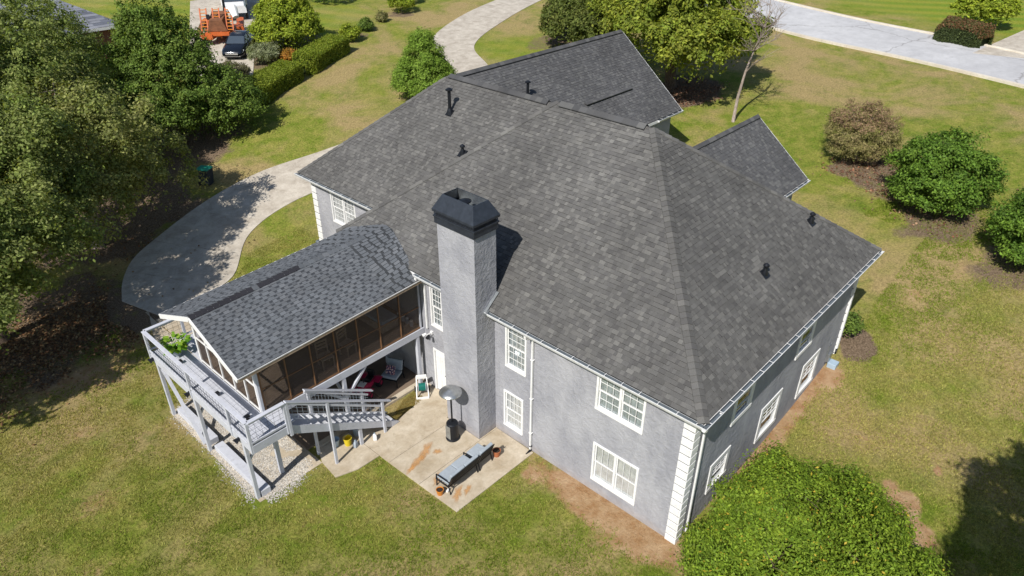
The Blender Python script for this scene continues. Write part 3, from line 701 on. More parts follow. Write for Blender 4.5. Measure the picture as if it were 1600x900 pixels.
# windows ---------------------------------------------------------------------
def window(axis_,c,out,a0,a1,z0,z1,units=2,cols=2,rows=2,cover='curtain',trim=.10,top_only=False,ins=1.0,parent=house):
    P=(lambda a,z,d:(c+out*d,a,z)) if axis_=='x' else (lambda a,z,d:(a,c+out*d,z))
    def bx(mb,a,b,zz,w,d0,d1): mb.box(P(a,zz,d0),P(b,w,d1))
    mb=MB()
    bx(mb,a0,a1,z1-trim,z1,-.10,.035); bx(mb,a0,a1,z0,z0+trim*.9,-.10,.045); bx(mb,a0,a0+trim,z0+trim*.9,z1-trim,-.10,.034); bx(mb,a1-trim,a1,z0+trim*.9,z1-trim,-.10,.034)
    f=mb.build('window',MT['white'],parent,bevel=.006)
    A0,A1,Z0,Z1=a0+trim,a1-trim,z0+trim*.9,z1-trim; W=(A1-A0)/units
    mb=MB(); 
    for k in range(1,units): bx(mb,A0+W*k-.04,A0+W*k+.04,Z0,Z1,-.09,.01)
    zm=(Z0+Z1)/2
    gr=MB()
    for k in range(units):
        u0=A0+W*k+(.04 if k else 0); u1=A0+W*(k+1)-(.04 if k<units-1 else 0); s=.035
        for (q0,q1,dd,gg) in ((zm-.02,Z1,-.045*ins,True),(Z0,zm+.02,-.045*ins-.03,not top_only)):
            bx(mb,u0,u1,q0,q0+s,dd-.02,dd+.012); bx(mb,u0,u1,q1-s,q1,dd-.02,dd+.012); bx(mb,u0,u0+s,q0+s,q1-s,dd-.02,dd+.012); bx(mb,u1-s,u1,q0+s,q1-s,dd-.02,dd+.012)
            g0,g1,h0,h1=u0+s,u1-s,q0+s,q1-s; C_,R_=(cols,rows) if gg else (1,1)
            for i in range(1,C_): a=g0+(g1-g0)*i/C_; bx(gr,a-.007,a+.007,h0,h1,dd-.014,dd+.006)
            for j in range(1,R_): z=h0+(h1-h0)*j/R_; bx(gr,g0,g1,z-.007,z+.007,dd-.0155,dd+.0045)
            for i in range(C_):
                for j in range(R_):
                    m=MB(); x0,x1=g0+(g1-g0)*i/C_,g0+(g1-g0)*(i+1)/C_; y0,y1=h0+(h1-h0)*j/R_,h0+(h1-h0)*(j+1)/R_
                    bx(m,x0,x1,y0,y1,dd-.009,dd-.004); m.build('pane',MT['glass'],f)
    mb.build('sash',MT['white'],f); gr.build('glazing_bar',MT['white'],f)
    m=MB()
    if cover=='curtain':
        nn=46; rowsP=[]
        for z in (Z0,Z1):
            rr=[]
            for i in range(nn+1):
                a=A0+(A1-A0)*i/nn; rr.append(P(a,z,-.125+.028*sin(i*2.1)+.012*sin(i*.7)))
            rowsP.append(rr)
        m.sheet(rowsP); m.build('curtain',MT['curtain'],f)
    elif cover=='blind':
        z=Z0
        while z<Z1:
            m.face(P(A0,z,-.098),P(A1,z,-.098),P(A1,z+.05,-.108),P(A0,z+.05,-.108)); z+=.048
        m.build('blind',MT['blind'],f)
    elif cover=='half':
        z=zm+.05
        while z<Z1:
            m.face(P(A0,z,-.098),P(A1,z,-.098),P(A1,z+.05,-.108),P(A0,z+.05,-.108)); z+=.048
        m.build('blind',MT['blind'],f)
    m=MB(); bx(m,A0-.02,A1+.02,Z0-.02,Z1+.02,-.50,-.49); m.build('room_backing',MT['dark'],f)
    return f
window('x',0,-1,*HR[0],units=1,cols=4,rows=3,cover='curtain',trim=.075)
window('x',0,-1,*HR[1],units=1,cols=4,rows=2,cover='blind',trim=.075)
window('x',0,-1,*HR[2],units=2,cols=3,rows=2,cover='curtain',trim=.08)
window('x',0,-1,*HR[3],units=2,cols=3,rows=1,cover='blind',trim=.08)
window('x',0,-1,*HR[4],units=1,cols=3,rows=3,cover='curtain',trim=.07)
for h in HS[:3]: window('y',0,-1,*h,units=1,cols=3,rows=3,cover='none',trim=.19,top_only=True,ins=.05)
for h in HS[3:]: window('y',0,-1,*h,units=1,cols=1,rows=1,cover='none',trim=.17,ins=.05)
window('x',2.4,-1,*HW[0],units=2,cols=3,rows=3,cover='blind',trim=.075)
window('x',12.77,1,1.2,2.6,3.4,5.0,cover='curtain'); window('x',12.77,1,11.4,12.8,3.4,5.0,cover='curtain'); window('y',22.5,1,5.5,7,3.4,5,cover='blind'); window('y',15.0,-1,15,16.5,3.6,5.1,cover='curtain'); window('y',5.0,-1,14.4,15.8,3.6,5.1,cover='curtain')
# back door
mb=MB()
for a,b,z,w in ((10.5,10.58,.05,2.1),(11.2,11.28,.05,2.1),(10.58,11.2,2.02,2.1)): mb.box((-.03,a,z),(.12,b,w))
fr=mb.build('door_frame',MT['white'],house)
mb=MB(); mb.box((.04,10.58,.05),(.09,11.2,2.02))
for y0,y1 in ((10.65,10.86),(10.92,11.13)):
    for z0,z1 in ((.2,.85),(.98,1.9)): mb.box((.022,y0,z0),(.041,y1,z1))
dr_=mb.build('door',MT['white'],house,bevel=.006)
m=MB(); m.tube([(.04,10.64,1.0),(-.02,10.64,1.0),(-.03,10.64,1.0)],[.02,.02,.03],10); m.build('door_handle',MT['steel'],dr_)
# rear/side lamps and fittings
def wall_lamp(y,z):
    m=MB(); m.box((-.04,y-.05,z-.1),(-.004,y+.05,z+.1)); m.bar((-.03,y,z+.05),(-.16,y,z+.09),.03,.03)
    o=m.build('wall_lamp',MT['black'],house); m=MB(); m.lathe((-.16,y,z-.12),[(.03,0),(.06,.03),(.075,.16),(.02,.2)],10); m.build('lantern',MT['black'],o)
wall_lamp(12.14,1.69)
m=MB(); m.box((-.08,11.22,2.78),(-.003,11.34,2.9)); m.bar((-.05,11.28,2.84),(-.3,11.28,2.84),.04,.04); fl=m.build('flood_light',MT['white'],house)
for dy in (-.08,.08): m=MB(); m.tube([(-.26,11.28+dy,2.86),(-.40,11.28+dy*1.6,2.8)],[.045,.075],10); m.build('lamp_head',MT['black' if dy<0 else 'white'],fl,smooth=False)
# utility meter on side wall
m=MB(); m.box((11.6,-.1,.75),(11.9,-.004,1.15)); mt=m.build('meter_box',MT['galv'],house,bevel=.01); m=MB(); m.tube([(11.35,-.05,.9),(11.35,-.05,1.75),(11.5,-.05,1.8)],.022,6); m.tube([(11.75,-.05,.75),(11.75,-.05,.4)],.02,6); m.build('conduit',MT['galv'],mt)
m=MB(); m.box((11.55,-.45,.45),(11.95,-.1,.8)); m.build('utility_box',MT['blueish'],house,bevel=.02)

# chimney -----------------------------------------------------------------------
mb=MB(); mb.box((-.9,7.89,-.6),(-.004,9.61,TOP)); mb.box((-.9,7.89,TOP),(.55,9.61,8.62)); ch=mb.build('chimney',MT['stucco'],house)
cx0,cx1,cy0,cy1=-.9,.02,7.89,9.61; cx1=.0
mb=MB()   # square the flue stack above the roof
mb=MB(); o_=.06
x0,x1,y0,y1=-.9-o_,.10+o_,7.89-o_,9.61+o_
ch.data.vertices  # stack depth trimmed to the photo below
for v in ch.data.vertices:
    if v.co.x>.3: v.co.x=.10
mb.box((x0,y0,8.50),(x1,y1,8.74)); mb.box((x0-.025,y0-.025,8.72),(x1+.025,y1+.025,8.78)); mb.build('chimney_base_band',MT['capblue'],ch,bevel=.006)
mb=MB(); mb.box((x0+.05,y0+.05,8.78),(x1-.05,y1-.05,8.90)); mb.build('cap_louvre_core',MT['black'],ch)
for z in (8.80,8.845,8.89):
    mb=MB()
    mb.box((x0,y0,z),(x1,y0+.02,z+.016)); mb.box((x0,y1-.02,z),(x1,y1,z+.016)); mb.box((x0,y0+.02,z),(x0+.02,y1-.02,z+.016)); mb.box((x1-.02,y0+.02,z),(x1,y1-.02,z+.016)); mb.build('cap_louvre',MT['capblue'],ch)
mb=MB(); z0,z1,z2=8.915,9.0,9.50; i_=.0; s_=.22
R=[[(x0-.04,y0-.04,z0),(x1+.04,y0-.04,z0),(x1+.04,y1+.04,z0),(x0-.04,y1+.04,z0)],
   [(x0-.04,y0-.04,z1),(x1+.04,y0-.04,z1),(x1+.04,y1+.04,z1),(x0-.04,y1+.04,z1)],
   [(x0+s_,y0+s_,z2),(x1-s_,y0+s_,z2),(x1-s_,y1-s_,z2),(x0+s_,y1-s_,z2)],
   [(x0+s_+.02,y0+s_+.02,z2),(x1-s_-.02,y0+s_+.02,z2),(x1-s_-.02,y1-s_-.02,z2),(x0+s_+.02,y1-s_-.02,z2)],
   [(x0+.02,y0+.02,z1-.02),(x1-.02,y0+.02,z1-.02),(x1-.02,y1-.02,z1-.02),(x0+.02,y1-.02,z1-.02)]]
mb.rings(R,cap=False); mb.face(*[(p[0],p[1],z0) for p in R[0]]); mb.build('chimney_cap',MT['capblue'],ch)
mb=MB(); mb.face((x0+.03,y0+.03,8.98),(x1-.03,y0+.03,8.98),(x1-.03,y1-.03,8.98),(x0+.03,y1-.03,8.98)); mb.face((x1-.035,y0+.05,8.99),(x1-.035,y1-.05,8.99),(x1-s_-.03,y1-s_-.03,9.5),(x1-s_-.03,y0+s_+.03,9.5)); mb.build('cap_liner',MT['galv'],ch)
mb=MB(); mb.lathe(((x0+x1)/2,8.75,8.9),[(.13,0),(.13,.42),(.2,.44),(.2,.47),(.02,.52)],18); mb.build('flue_pipe',MT['black'],ch)
mb=MB(); mb.bar((-.55,7.84,5.55),(.12,7.84,6.10),.10,.012); mb.bar((-.57,7.80,5.52),(-.35,7.8,5.60),.14,.10); mb.build('flashing',MT['galv'],ch)

# roof vents ----------------------------------------------------------------------
def vent_pipe(p,n,h,r,cap,parent,collar=True,mat='black'):
    p=Vector(p); m=MB()
    n=Vector(n).normalized(); s=n.cross(Vector((0,1,0))).normalized() if abs(n.y)<.5 else n.cross(Vector((1,0,0))).normalized(); t=n.cross(s)
    q=.17; c=p+n*.03
    m.hexa([c-s*q-t*q-n*.04,c+s*q-t*q-n*.04,c+s*q+t*q-n*.04,c-s*q+t*q-n*.04,c-s*q-t*q,c+s*q-t*q,c+s*q+t*q,c-s*q+t*q])
    m.tube([p-Vector((0,0,.05)),p+Vector((0,0,.10)),p+Vector((0,0,.22))],[r*2.2,r*1.7,r*1.1],12)
    m.tube([p,p+Vector((0,0,h))],r,12)
    if cap: m.lathe(p+Vector((0,0,h-.02)),[(r*1.0,0),(r*2.1,.02),(r*2.1,.07),(r*.6,.13)],14)
    m.build('roof_vent',MT[mat],parent)
nr=(-.63,0,.78); ns=(0,-.63,.78)
vent_pipe((6.15,16.48,5.6+.809*(6.15-1.99)),nr,1.0,.075,True,r_w)
vent_pipe((3.5,12.94,5.6+.8066*3.9),nr,.28,.05,True,r_main)
vent_pipe((12.6,17.6,5.6+.81*3.0),ns,.75,.07,True,r_f)
vent_pipe((6.03,1.23,5.6+.805*1.63),ns,.30,.05,True,r_side)
vent_pipe((10.33,1.54,5.6+.805*1.94),ns,.30,.05,True,r_side)
# ac unit by the left wing
ac=empty('air_conditioner',(3.35,23.45,float(hgt(3.35,23.45))),'grey outdoor air conditioning unit beside the left wing quoins','air conditioner')
m=MB(); m.box((-.45,-.45,0),(.45,.45,1.0)); m.build('casing',MT['ac'],ac,bevel=.05)
for k in range(9): m=MB(); m.box((-.46,-.4,.12+k*.09),(-.452,.4,.15+k*.09)); m.build('grille_slat',MT['black'],ac)
m=MB(); m.lathe((0,0,1.0),[(.38,0),(.38,.03),(.1,.05)],20); m.build('fan_guard',MT['black'],ac)

# ------------------------------------------------------------------ screened porch
porch=empty('screened_porch',(-7,11.8,0),'screened porch with brown framed mesh panels and a blue grey gable roof','porch'); 
PO=Vector((-7,11.8,0))
class PB(MB):
    def build(s,name,mats,parent=None,**k):
        o=MB.build(s,name,mats,parent,**k); 
        return o
def pp(o): # keep world coordinates for a child of the porch
    o.matrix_parent_inverse=Matrix.Translation(-PO); return o
PR=(14.1,6.06); PE=4.98; TI=.04; PXB=-1.5; dZ=lambda x: (x+7.72)*TI
PR=(14.1,6.06);  PY0=11.45; PY1=16.75; PX0=-7.72
def proof(A,B,T,ns):
    o=plane3(A,B,T,'porch',parent=None,nsingle=ns,thick=.10); o.parent=porch; o.matrix_parent_inverse=Matrix.Translation(-PO); return o
pr1=proof((PX0,PY0,PE),(PXB,PY0,PE+dZ(PXB)),[(PXB,PR[0],PR[1]+dZ(PXB)),(PX0,PR[0],PR[1])],300)
pr2=proof((PXB,PY1,PE+dZ(PXB)),(PX0,PY1,PE),[(PX0,PR[0],PR[1]),(PXB,PR[0],PR[1]+dZ(PXB))],0)
# flared shingles that run the porch roof into the main roof
def flare(pts0,pts1,parent):
    mb=MB(); n=len(pts0)-1
    for i in range(n):
        a0,a1=Vector(pts0[i]),Vector(pts1[i]); b0,b1=Vector(pts0[i+1]),Vector(pts1[i+1]); L=(a1-a0).length; k=max(3,int(L/.27)); f=0;fl=random.random()<.5
        while f<1:
            fl=not fl; g=min(1,f+(random.uniform(.22,.32) if fl else random.uniform(.08,.13))/L)
            nn=(a1-a0).cross(b0-a0).normalized(); nn=nn if nn.z>0 else -nn; lift=nn*(.035 if fl else .008)
            mb.tint=tone(1 if fl else .4,'porch')
            p,q,r_,s_=a0.lerp(a1,f)+lift,a0.lerp(a1,g)+lift,b0.lerp(b1,g)+nn*.012,b0.lerp(b1,f)+nn*.012
            mb.face(p,q,r_,s_); mb.face(p,p-lift*1.2,q-lift*1.2,q); f=g
    mb.build('valley_shingle',MT['shingle'],parent,stuff=True)
def curve_pts(side):
    N=19; p0=[];p1=[]
    for i in range(N+1):
        t=i/N; y=(PY0+(14.1-PY0)*t) if side>0 else (PY1+(14.1-PY1)*t); z=PE+(PR[1]-PE)*t
        p0.append((PXB-.02,y,z+dZ(PXB))); 
        xe=-.42+.86*min(1,t*1.1); ze=5.6+.8066*(xe+.4)+.02; ze=max(ze,z+.27)
        ye=y; k_=min(1,t/.32); xe=(1-k_)*-.06+k_*xe; ze=(1-k_)*(z+dZ(-.06))+k_*ze
        p1.append((xe,ye,ze))
    return p0,p1
a,b=curve_pts(1); flare(a,b,pr1); a,b=curve_pts(-1); flare(a,b,pr2)
mb=MB()   # sheathing below the flare
for s_ in (1,-1):
    a,b=curve_pts(s_); mb.sheet([[Vector(p)-Vector((0,0,.03)) for p in a],[Vector(p)-Vector((0,0,.03)) for p in b]])
pp(mb.build('valley_sheathing',MT['flash'],porch))
# ridge: dark newly laid caps at the outer half, grey caps towards the house
x=PX0
for k in range(34):
    dark=k<20 and k not in (11,); step=.205; mb=MB(); g=.30 if dark else 1.0
    mb.tint=tone(g*random.uniform(.9,1.1),'porch') if not dark else (.035,.035,.042)
    w=.17; dz=w*.42; l0=.05; l1=.02; x1=x+step*1.15
    RZ_=PR[1]; PR=(14.1,6.06+dZ(x)); mb.face((x,PR[0],PR[1]+l0),(x1,PR[0],PR[1]+l1),(x1,PR[0]-w,PR[1]+l1-dz),(x,PR[0]-w,PR[1]+l0-dz)); mb.face((x,PR[0],PR[1]+l0),(x,PR[0]+w,PR[1]+l0-dz),(x1,PR[0]+w,PR[1]+l1-dz),(x1,PR[0],PR[1]+l1))
    mb.face((x,PR[0],PR[1]+l0),(x,PR[0]-w,PR[1]+l0-dz),(x,PR[0]-w,PR[1]-dz-.02),(x,PR[0],PR[1]))
    mb.face((x,PR[0]-w,PR[1]+l0-dz),(x1,PR[0]-w,PR[1]+l1-dz),(x1,PR[0]-w,PR[1]-dz-.02),(x,PR[0]-w,PR[1]-dz-.02))
    o=mb.build('ridge_cap',MT['shingle'],pr1); x+=step
PR=(14.1,6.06)
# fascia and rakes
for y0,z0 in ((PY0,PE),(PY1,PE)):
    mb=MB(); mb.bar((PX0-.02,y0,z0-.09),(PX0-.02,PR[0],PR[1]-.09),.035,.17); pp(mb.build('rake_board',MT['white'],porch))
mb=MB(); mb.bar((PX0,PY0-.02,PE-.07),(PXB,PY0-.02,PE-.07+dZ(PXB)),.03,.13); mb.bar((PXB,PY0-.02,PE-.07+dZ(PXB)),(-.06,PY0-.02,PE-.07+dZ(-.06)),.03,.13); pp(mb.build('fascia',MT['woodfade'],porch))
mb=MB(); mb.bar((PX0,PY1+.02,PE-.07),(-.2,PY1+.02,PE-.07+dZ(0)),.03,.13); pp(mb.build('fascia',MT['white'],porch))
mb=MB(); mb.bar((PX0,PY0-.045,PE+.0),(-.1,PY0-.045,PE+dZ(-.1)),.02,.03); pp(mb.build('drip_edge',MT['gutter'],porch))
FX=-7.0; FL=2.85; SY=11.8; SY1=16.1
# floor platform and rim beams
for k in range(30):
    mb=MB(); y=SY+.02+k*.144; mb.box((FX,y,FL-.05),(-.02,y+.138,FL)); pp(mb.build('floor_board',MT['under'],porch))
mb=MB(); mb.box((FX+.05,SY+.04,FL-.06),(-.02,SY1-.04,FL-.055)); pp(mb.build('subfloor',MT['dark'],porch))
mb=MB(); mb.box((FX-.02,SY-.05,FL-.30),(-.01,SY+.0,FL+.0)); pp(mb.build('rim_beam',MT['deckl'],porch,bevel=.006))
mb=MB(); mb.box((FX-.02,SY1,FL-.30),(-.01,SY1+.05,FL)); pp(mb.build('rim_beam',MT['deckl'],porch))
mb=MB(); mb.box((-.06,SY,FL-.28),(-.01,SY1,FL-.055)); pp(mb.build('ledger',MT['deck'],porch))
for k in range(14):
    mb=MB(); x=FX+.3+k*.5; mb.box((x,SY,FL-.28),(x+.045,SY1,FL-.055)); pp(mb.build('joist',MT['woodfade'],porch))
# long side: screen bays
zt=PE-.12; ZT=lambda x: PE-.12+dZ(x); bays=7; X=[-6.92+(6.92-.12)*k/bays for k in range(bays+1)]
zmid=FL+.98
def scr(a,b,c,d):
    m=MB(); m.face(a,b,c,d); pp(m.build('screen_panel',MT['screen'],porch))
for k,x in enumerate(X):
    mb=MB(); w=.034 if 0<k<bays else .07; mb.box((x-w/2,SY+.0,FL),(x+w/2,SY+.07,ZT(x))); pp(mb.build('post',MT['woodframe' if k<bays else 'deckl'],porch))
for k in range(bays):
    mb=MB(); mb.box((X[k]+.025,SY+.012,zmid-.012),(X[k+1]-.025,SY+.055,zmid+.012)); pp(mb.build('screen_rail',MT['woodframe'],porch))
    mb=MB(); mb.box((X[k]+.025,SY+.012,FL+.002),(X[k+1]-.025,SY+.055,FL+.05)); pp(mb.build('screen_rail',MT['woodframe'],porch))
    scr((X[k],SY+.03,FL),(X[k+1],SY+.03,FL),(X[k+1],SY+.03,zmid),(X[k],SY+.03,zmid)); scr((X[k],SY+.03,zmid),(X[k+1],SY+.03,zmid),(X[k+1],SY+.03,ZT(X[k+1])),(X[k],SY+.03,ZT(X[k])))
mb=MB(); mb.bar((FX+.4,SY+.045,ZT(FX+.4)+.05),(-.02,SY+.045,ZT(0)+.05),.09,.1); pp(mb.build('top_plate',MT['woodframe'],porch))
# white corner post where the long side meets the gable end
mb=MB(); mb.box((FX-.05,SY-.02,FL+.001),(FX+.035,SY+.12,zt)); pp(mb.build('corner_post',MT['deckl'],porch))
# gable end
gy=[12.0,12.75,13.6,14.45,15.3,16.08]; 
def gz(y): return PR[1]-abs(y-PR[0])*(PR[1]-PE)/(PR[0]-PY0)-.16
for y in gy:
    mb=MB(); w=.06 if y not in (gy[0],gy[-1]) else .1; mb.box((FX-.03,y-w/2,FL+.001),(FX+.03,y+w/2,gz(y))); pp(mb.build('gable_stud',MT['white'],porch))
for a,b in zip(gy,gy[1:]):
    for z in (FL+.05,zmid+.1):
        mb=MB(); mb.box((FX-.022,a+.05,z-.03),(FX+.022,b-.05,z+.03)); pp(mb.build('gable_rail',MT['white'],porch))
    pts=[(FX,a,FL),(FX,b,FL),(FX,b,gz(b))]+([(FX,14.1,gz(14.1))] if a<14.1<b else [])+[(FX,a,gz(a))]
    m=MB(); m.face(*pts); pp(m.build('screen_panel',MT['screen'],porch))
mb=MB()
for a,b in ((11.85,14.1),(16.15,14.1)): mb.bar((FX,a,gz(a)+.03),(FX,b,gz(b)+.03),.07,.09)
pp(mb.build('gable_rafter',MT['white'],porch))
mb=MB(); mb.box((FX,SY1-.03,FL),(-.05,SY1+.0,FL+.95)); pp(mb.build('knee_wall',MT['deck'],porch))
for k in range(7):
    x=FX+.3+k*1.08; mb=MB(); mb.box((x,SY1-.06,FL),(x+.07,SY1+.01,PE-.1)); pp(mb.build('post',MT['woodframe'],porch))
# posts and braces under the porch
for x,y in ((-3.87,SY+.03),(-.35,SY+.03),(-6.85,SY+.03),(-3.87,SY1-.05),(-6.85,SY1-.05),(-.35,SY1-.05),(-.3,14.0)):
    mb=MB(); mb.box((x-.07,y-.07,.05),(x+.07,y+.07,FL-.301)); pp(mb.build('support_post',MT['deckl'],porch,bevel=.006))
for sx in (-1,1):
    mb=MB(); mb.bar((-3.87+sx*.05,SY+.03,FL-1.25),(-3.87+sx*1.0,SY+.03,FL-.32),.09,.09); pp(mb.build('knee_brace',MT['deckl'],porch))
mb=MB(); mb.bar((-3.87,SY+.1,FL-1.2),(-3.87,SY+1.0,FL-.32),.09,.09); pp(mb.build('knee_brace',MT['deckl'],porch))
# dark brown slab below the porch with a paler kerb strip
pat=bpy.data.objects.new('patio',None); COL.objects.link(pat); tag(pat,kind='structure')
def slab(x0,y0,x1,y1,z,name='concrete_slab',mat='patio',b=.008,poly=None):
    m=MB(); P=poly or [(x0,y0),(x1,y0),(x1,y1),(x0,y1)]
    m.face(*[(x,y,z) for x,y in P]); 
    for (a,b_),(c,d) in zip(P,P[1:]+P[:1]): m.face((a,b_,z),(a,b_,z-.3),(c,d,z-.3),(c,d,z))
    return m.build(name,MT[mat],pat,bevel=b)
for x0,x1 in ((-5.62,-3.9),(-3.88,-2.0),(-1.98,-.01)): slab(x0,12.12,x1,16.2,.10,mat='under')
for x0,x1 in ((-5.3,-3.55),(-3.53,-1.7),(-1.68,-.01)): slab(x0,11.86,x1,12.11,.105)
slab(0,0,0,0,.04,poly=[(-3.86,6.0),(-.06,5.93),(-.02,7.80),(-3.92,7.84)])
slab(0,0,0,0,.042,poly=[(-3.92,7.855),(-.92,7.82),(-.92,9.38),(-3.97,9.42)])
slab(0,0,0,0,.04,poly=[(-3.97,9.435),(-.92,9.395),(-.92,9.66),(-.01,9.66),(-.01,11.84),(-.62,11.8),(-1.3,11.1),(-2.3,10.95),(-3.0,11.83),(-4.02,11.84)])
slab(0,0,0,0,.043,poly=[(-.905,7.825),(-.01,7.81),(-.01,7.87),(-.905,7.87)])
slab(0,0,0,0,.04,poly=[(-5.7,10.25),(-4.9,9.98),(-4.0,9.95),(-4.04,11.84),(-5.35,11.84),(-5.6,11.2)])
def flat_patch(name,c,rx,ry,z,cols,seed,label,cat,n=2600,rz=0,s0=.02):
    g=np.random.default_rng(seed); t=g.uniform(0,2*pi,n); rr=np.sqrt(g.random(n)); wob=1+.28*np.sin(3*t+seed)+.18*np.sin(5*t+2*seed)
    u=rr*wob*rx*np.cos(t); v=rr*wob*ry*np.sin(t); x=c[0]+u*cos(rz)-v*sin(rz); y=c[1]+u*sin(rz)+v*cos(rz)
    a=g.uniform(0,2*pi,n); s=g.uniform(.5,1.3,n)*s0
    q=[np.stack([x+np.cos(a+t2)*s,y+np.sin(a+t2)*s,np.full(n,z)+np.abs(np.sin(t2))*s*.3],-1) for t2 in (0,2.1,4.2)]
    V=np.stack(q,1).reshape(-1,3); col=np.array(cols)[g.integers(0,len(cols),n)]*g.uniform(.8,1.2,(n,1))
    o=link(name,npmesh(name,V,np.arange(len(V)).reshape(-1,3),MT['leafdull'],np.repeat(col,3,0)),stuff=True); tag(o,label,cat)
flat_patch('moss',(-1.62,11.18),.95,.22,.03,[(.20,.14,.04),(.26,.19,.06),(.16,.15,.04)],3,'brownish moss and weeds between the patio and the porch slab','moss',3500)
flat_patch('grass_tuft',(-1.2,11.45),.5,.3,.05,[(.20,.14,.04),(.24,.2,.07)],5,'dry weeds growing at the patio edge beside the hose reel','weeds',1200)
# rust coloured stains lie in the concrete itself
def stain(c,rx,ry,rz,seed,z):
    m=MB(); g=np.random.default_rng(seed); P=[]
    for k in range(48):
        t=2*pi*k/48; w=1+.22*sin(2*t+seed)+.16*sin(5*t+seed*2)+.08*sin(9*t)+.05*g.normal(); u,v=rx*w*cos(t),ry*w*sin(t); P.append((c[0]+u*cos(rz)-v*sin(rz),c[1]+u*sin(rz)+v*cos(rz),z))
    m.tint=(1,1,1); c0=m.vert((c[0],c[1],z)); m.tint=(.55,.55,.55); Q=[m.vert((c[0]+(p[0]-c[0])*.6,c[1]+(p[1]-c[1])*.6,z)) for p in P]; m.tint=(0,0,0); W=[m.vert(p) for p in P]
    for k in range(48): q=(k+1)%48; m.f.append([c0,Q[k],Q[q]]); m.f.append([Q[k],W[k],W[q],Q[q]]); m.m+=[0,0]
    return m.build('rust_stain',MT['rust'],pat)
def rustmat():
    t=NT('rust_on_concrete'); co=t.coord(obj=False); n=t.noise(co,5,7,.75,.5)
    t.col(t.mix(t.noise(co,9,4),(.55,.24,.06),(.50,.33,.17))); t.set(.92,0,.15)
    tr=t.node('ShaderNodeBsdfTransparent'); m=t.node('ShaderNodeMixShader'); al=t.math('MULTIPLY',t.ramp(n,(.25,.35),(.55,1.0)),t.ramp(t.attr(),(.0,0),(.9,.8))); t.l(al,m.inputs[0]); t.l(tr.outputs[0],m.inputs[1]); t.l(t.b.outputs[0],m.inputs[2]); t.l(m.outputs[0],t.n['Material Output'].inputs[0]); return t.mat
MT['rust']=rustmat()
stain((-2.7,8.88),.46,.22,.55,2,.047); stain((-3.2,8.72),.50,.17,.35,3,.0474); stain((-3.6,8.6),.3,.13,.2,14,.0478); stain((-2.42,8.55),.2,.14,.2,4,.0482); stain((-3.35,7.55),.35,.12,.5,6,.045); stain((-3.3,6.55),.35,.18,.6,8,.045); stain((-2.95,6.42),.25,.12,.6,9,.0455)

# ------------------------------------------------------------------ deck and stairs
DX0=-8.05; DX1=FX-.02; DY0=10.8; DY1=18.0; DZ=2.85; RT=3.80
deck=empty('deck',(DX0,DY0,0),'raised pale grey deck with wire railing wrapping the gable end of the porch','deck')
DO=Vector((DX0,DY0,0))
def dk(mb,name,mat,bevel=0,stuff=False):
    o=mb.build(name,MT[mat],deck,bevel=bevel,stuff=stuff); o.matrix_parent_inverse=Matrix.Translation(-DO); return o
k=0; x=DX0+.04
while x<DX1-.12:
    mb=MB(); mb.box((x,DY0+.04,DZ-.035),(x+.134,DY1-.04,DZ+random.uniform(-.001,.002))); dk(mb,'floor_board','deckl',.004); x+=.14
x=DX1-.0
for k in range(4):   # boards continue round the near corner to the stair head
    mb=MB(); mb.box((DX1+.01+k*.14,DY0+.04,DZ-.035),(DX1+.144+k*.14,SY-.06,DZ)); dk(mb,'floor_board','deckl',.004)
for k in range(13):   # landing beyond the porch on the far side
    mb=MB(); mb.box((DX1+.01+k*.14,SY1+.06,DZ-.035),(DX1+.144+k*.14,DY1-.04,DZ)); dk(mb,'floor_board','deckl',.004)
for a,b in (((DX0-.04,DY0-.02,DZ-.34),(DX0,DY1+.02,DZ-.02)),((DX0-.01,DY0-.04,DZ-.34),(-6.62,DY0+.0,DZ-.02)),((DX0,DY1,DZ-.34),(-5.0,DY1+.04,DZ-.02))):
    mb=MB(); mb.box(a,b); dk(mb,'rim_board','deckl',.006)
for k in range(12):
    mb=MB(); y=DY0+.3+k*.6; mb.box((DX0+.01,y,DZ-.30),(DX1-.03,y+.045,DZ-.04)); dk(mb,'joist','deck')
mb=MB(); mb.box((DX1-.04,DY0,DZ-.30),(DX1-.0,SY-.055,DZ-.04)); dk(mb,'joist','deck')
# posts, foot walls and braces
for y in (17.62,14.75,11.42):
    mb=MB(); mb.box((DX0-.04,y-.07,-.35),(DX0+.08,y+.07,DZ-.34)); dk(mb,'support_post','deckl',.006)
    mb=MB(); mb.bar((DX0+.03,y,1.75),(DX0+.65,y,DZ-.33),.08,.08); dk(mb,'knee_brace','deckl')
mb=MB(); mb.bar((DX0+.02,17.3,DZ-.42),(DX0+.02,15.1,.10),.09,.11,up=(1,0,0)); dk(mb,'long_brace','deckl')
for y0,y1 in ((14.95,17.55),(11.35,14.60)):
    mb=MB(); mb.box((DX0+.14,y0,-.2),(DX0+.48,y1,.26)); dk(mb,'foot_beam','deckl',.01)
for x,y in ((-5.3,17.6),):
    mb=MB(); mb.box((x-.06,y-.06,-.1),(x+.06,y+.06,DZ-.34)); dk(mb,'support_post','deckl')
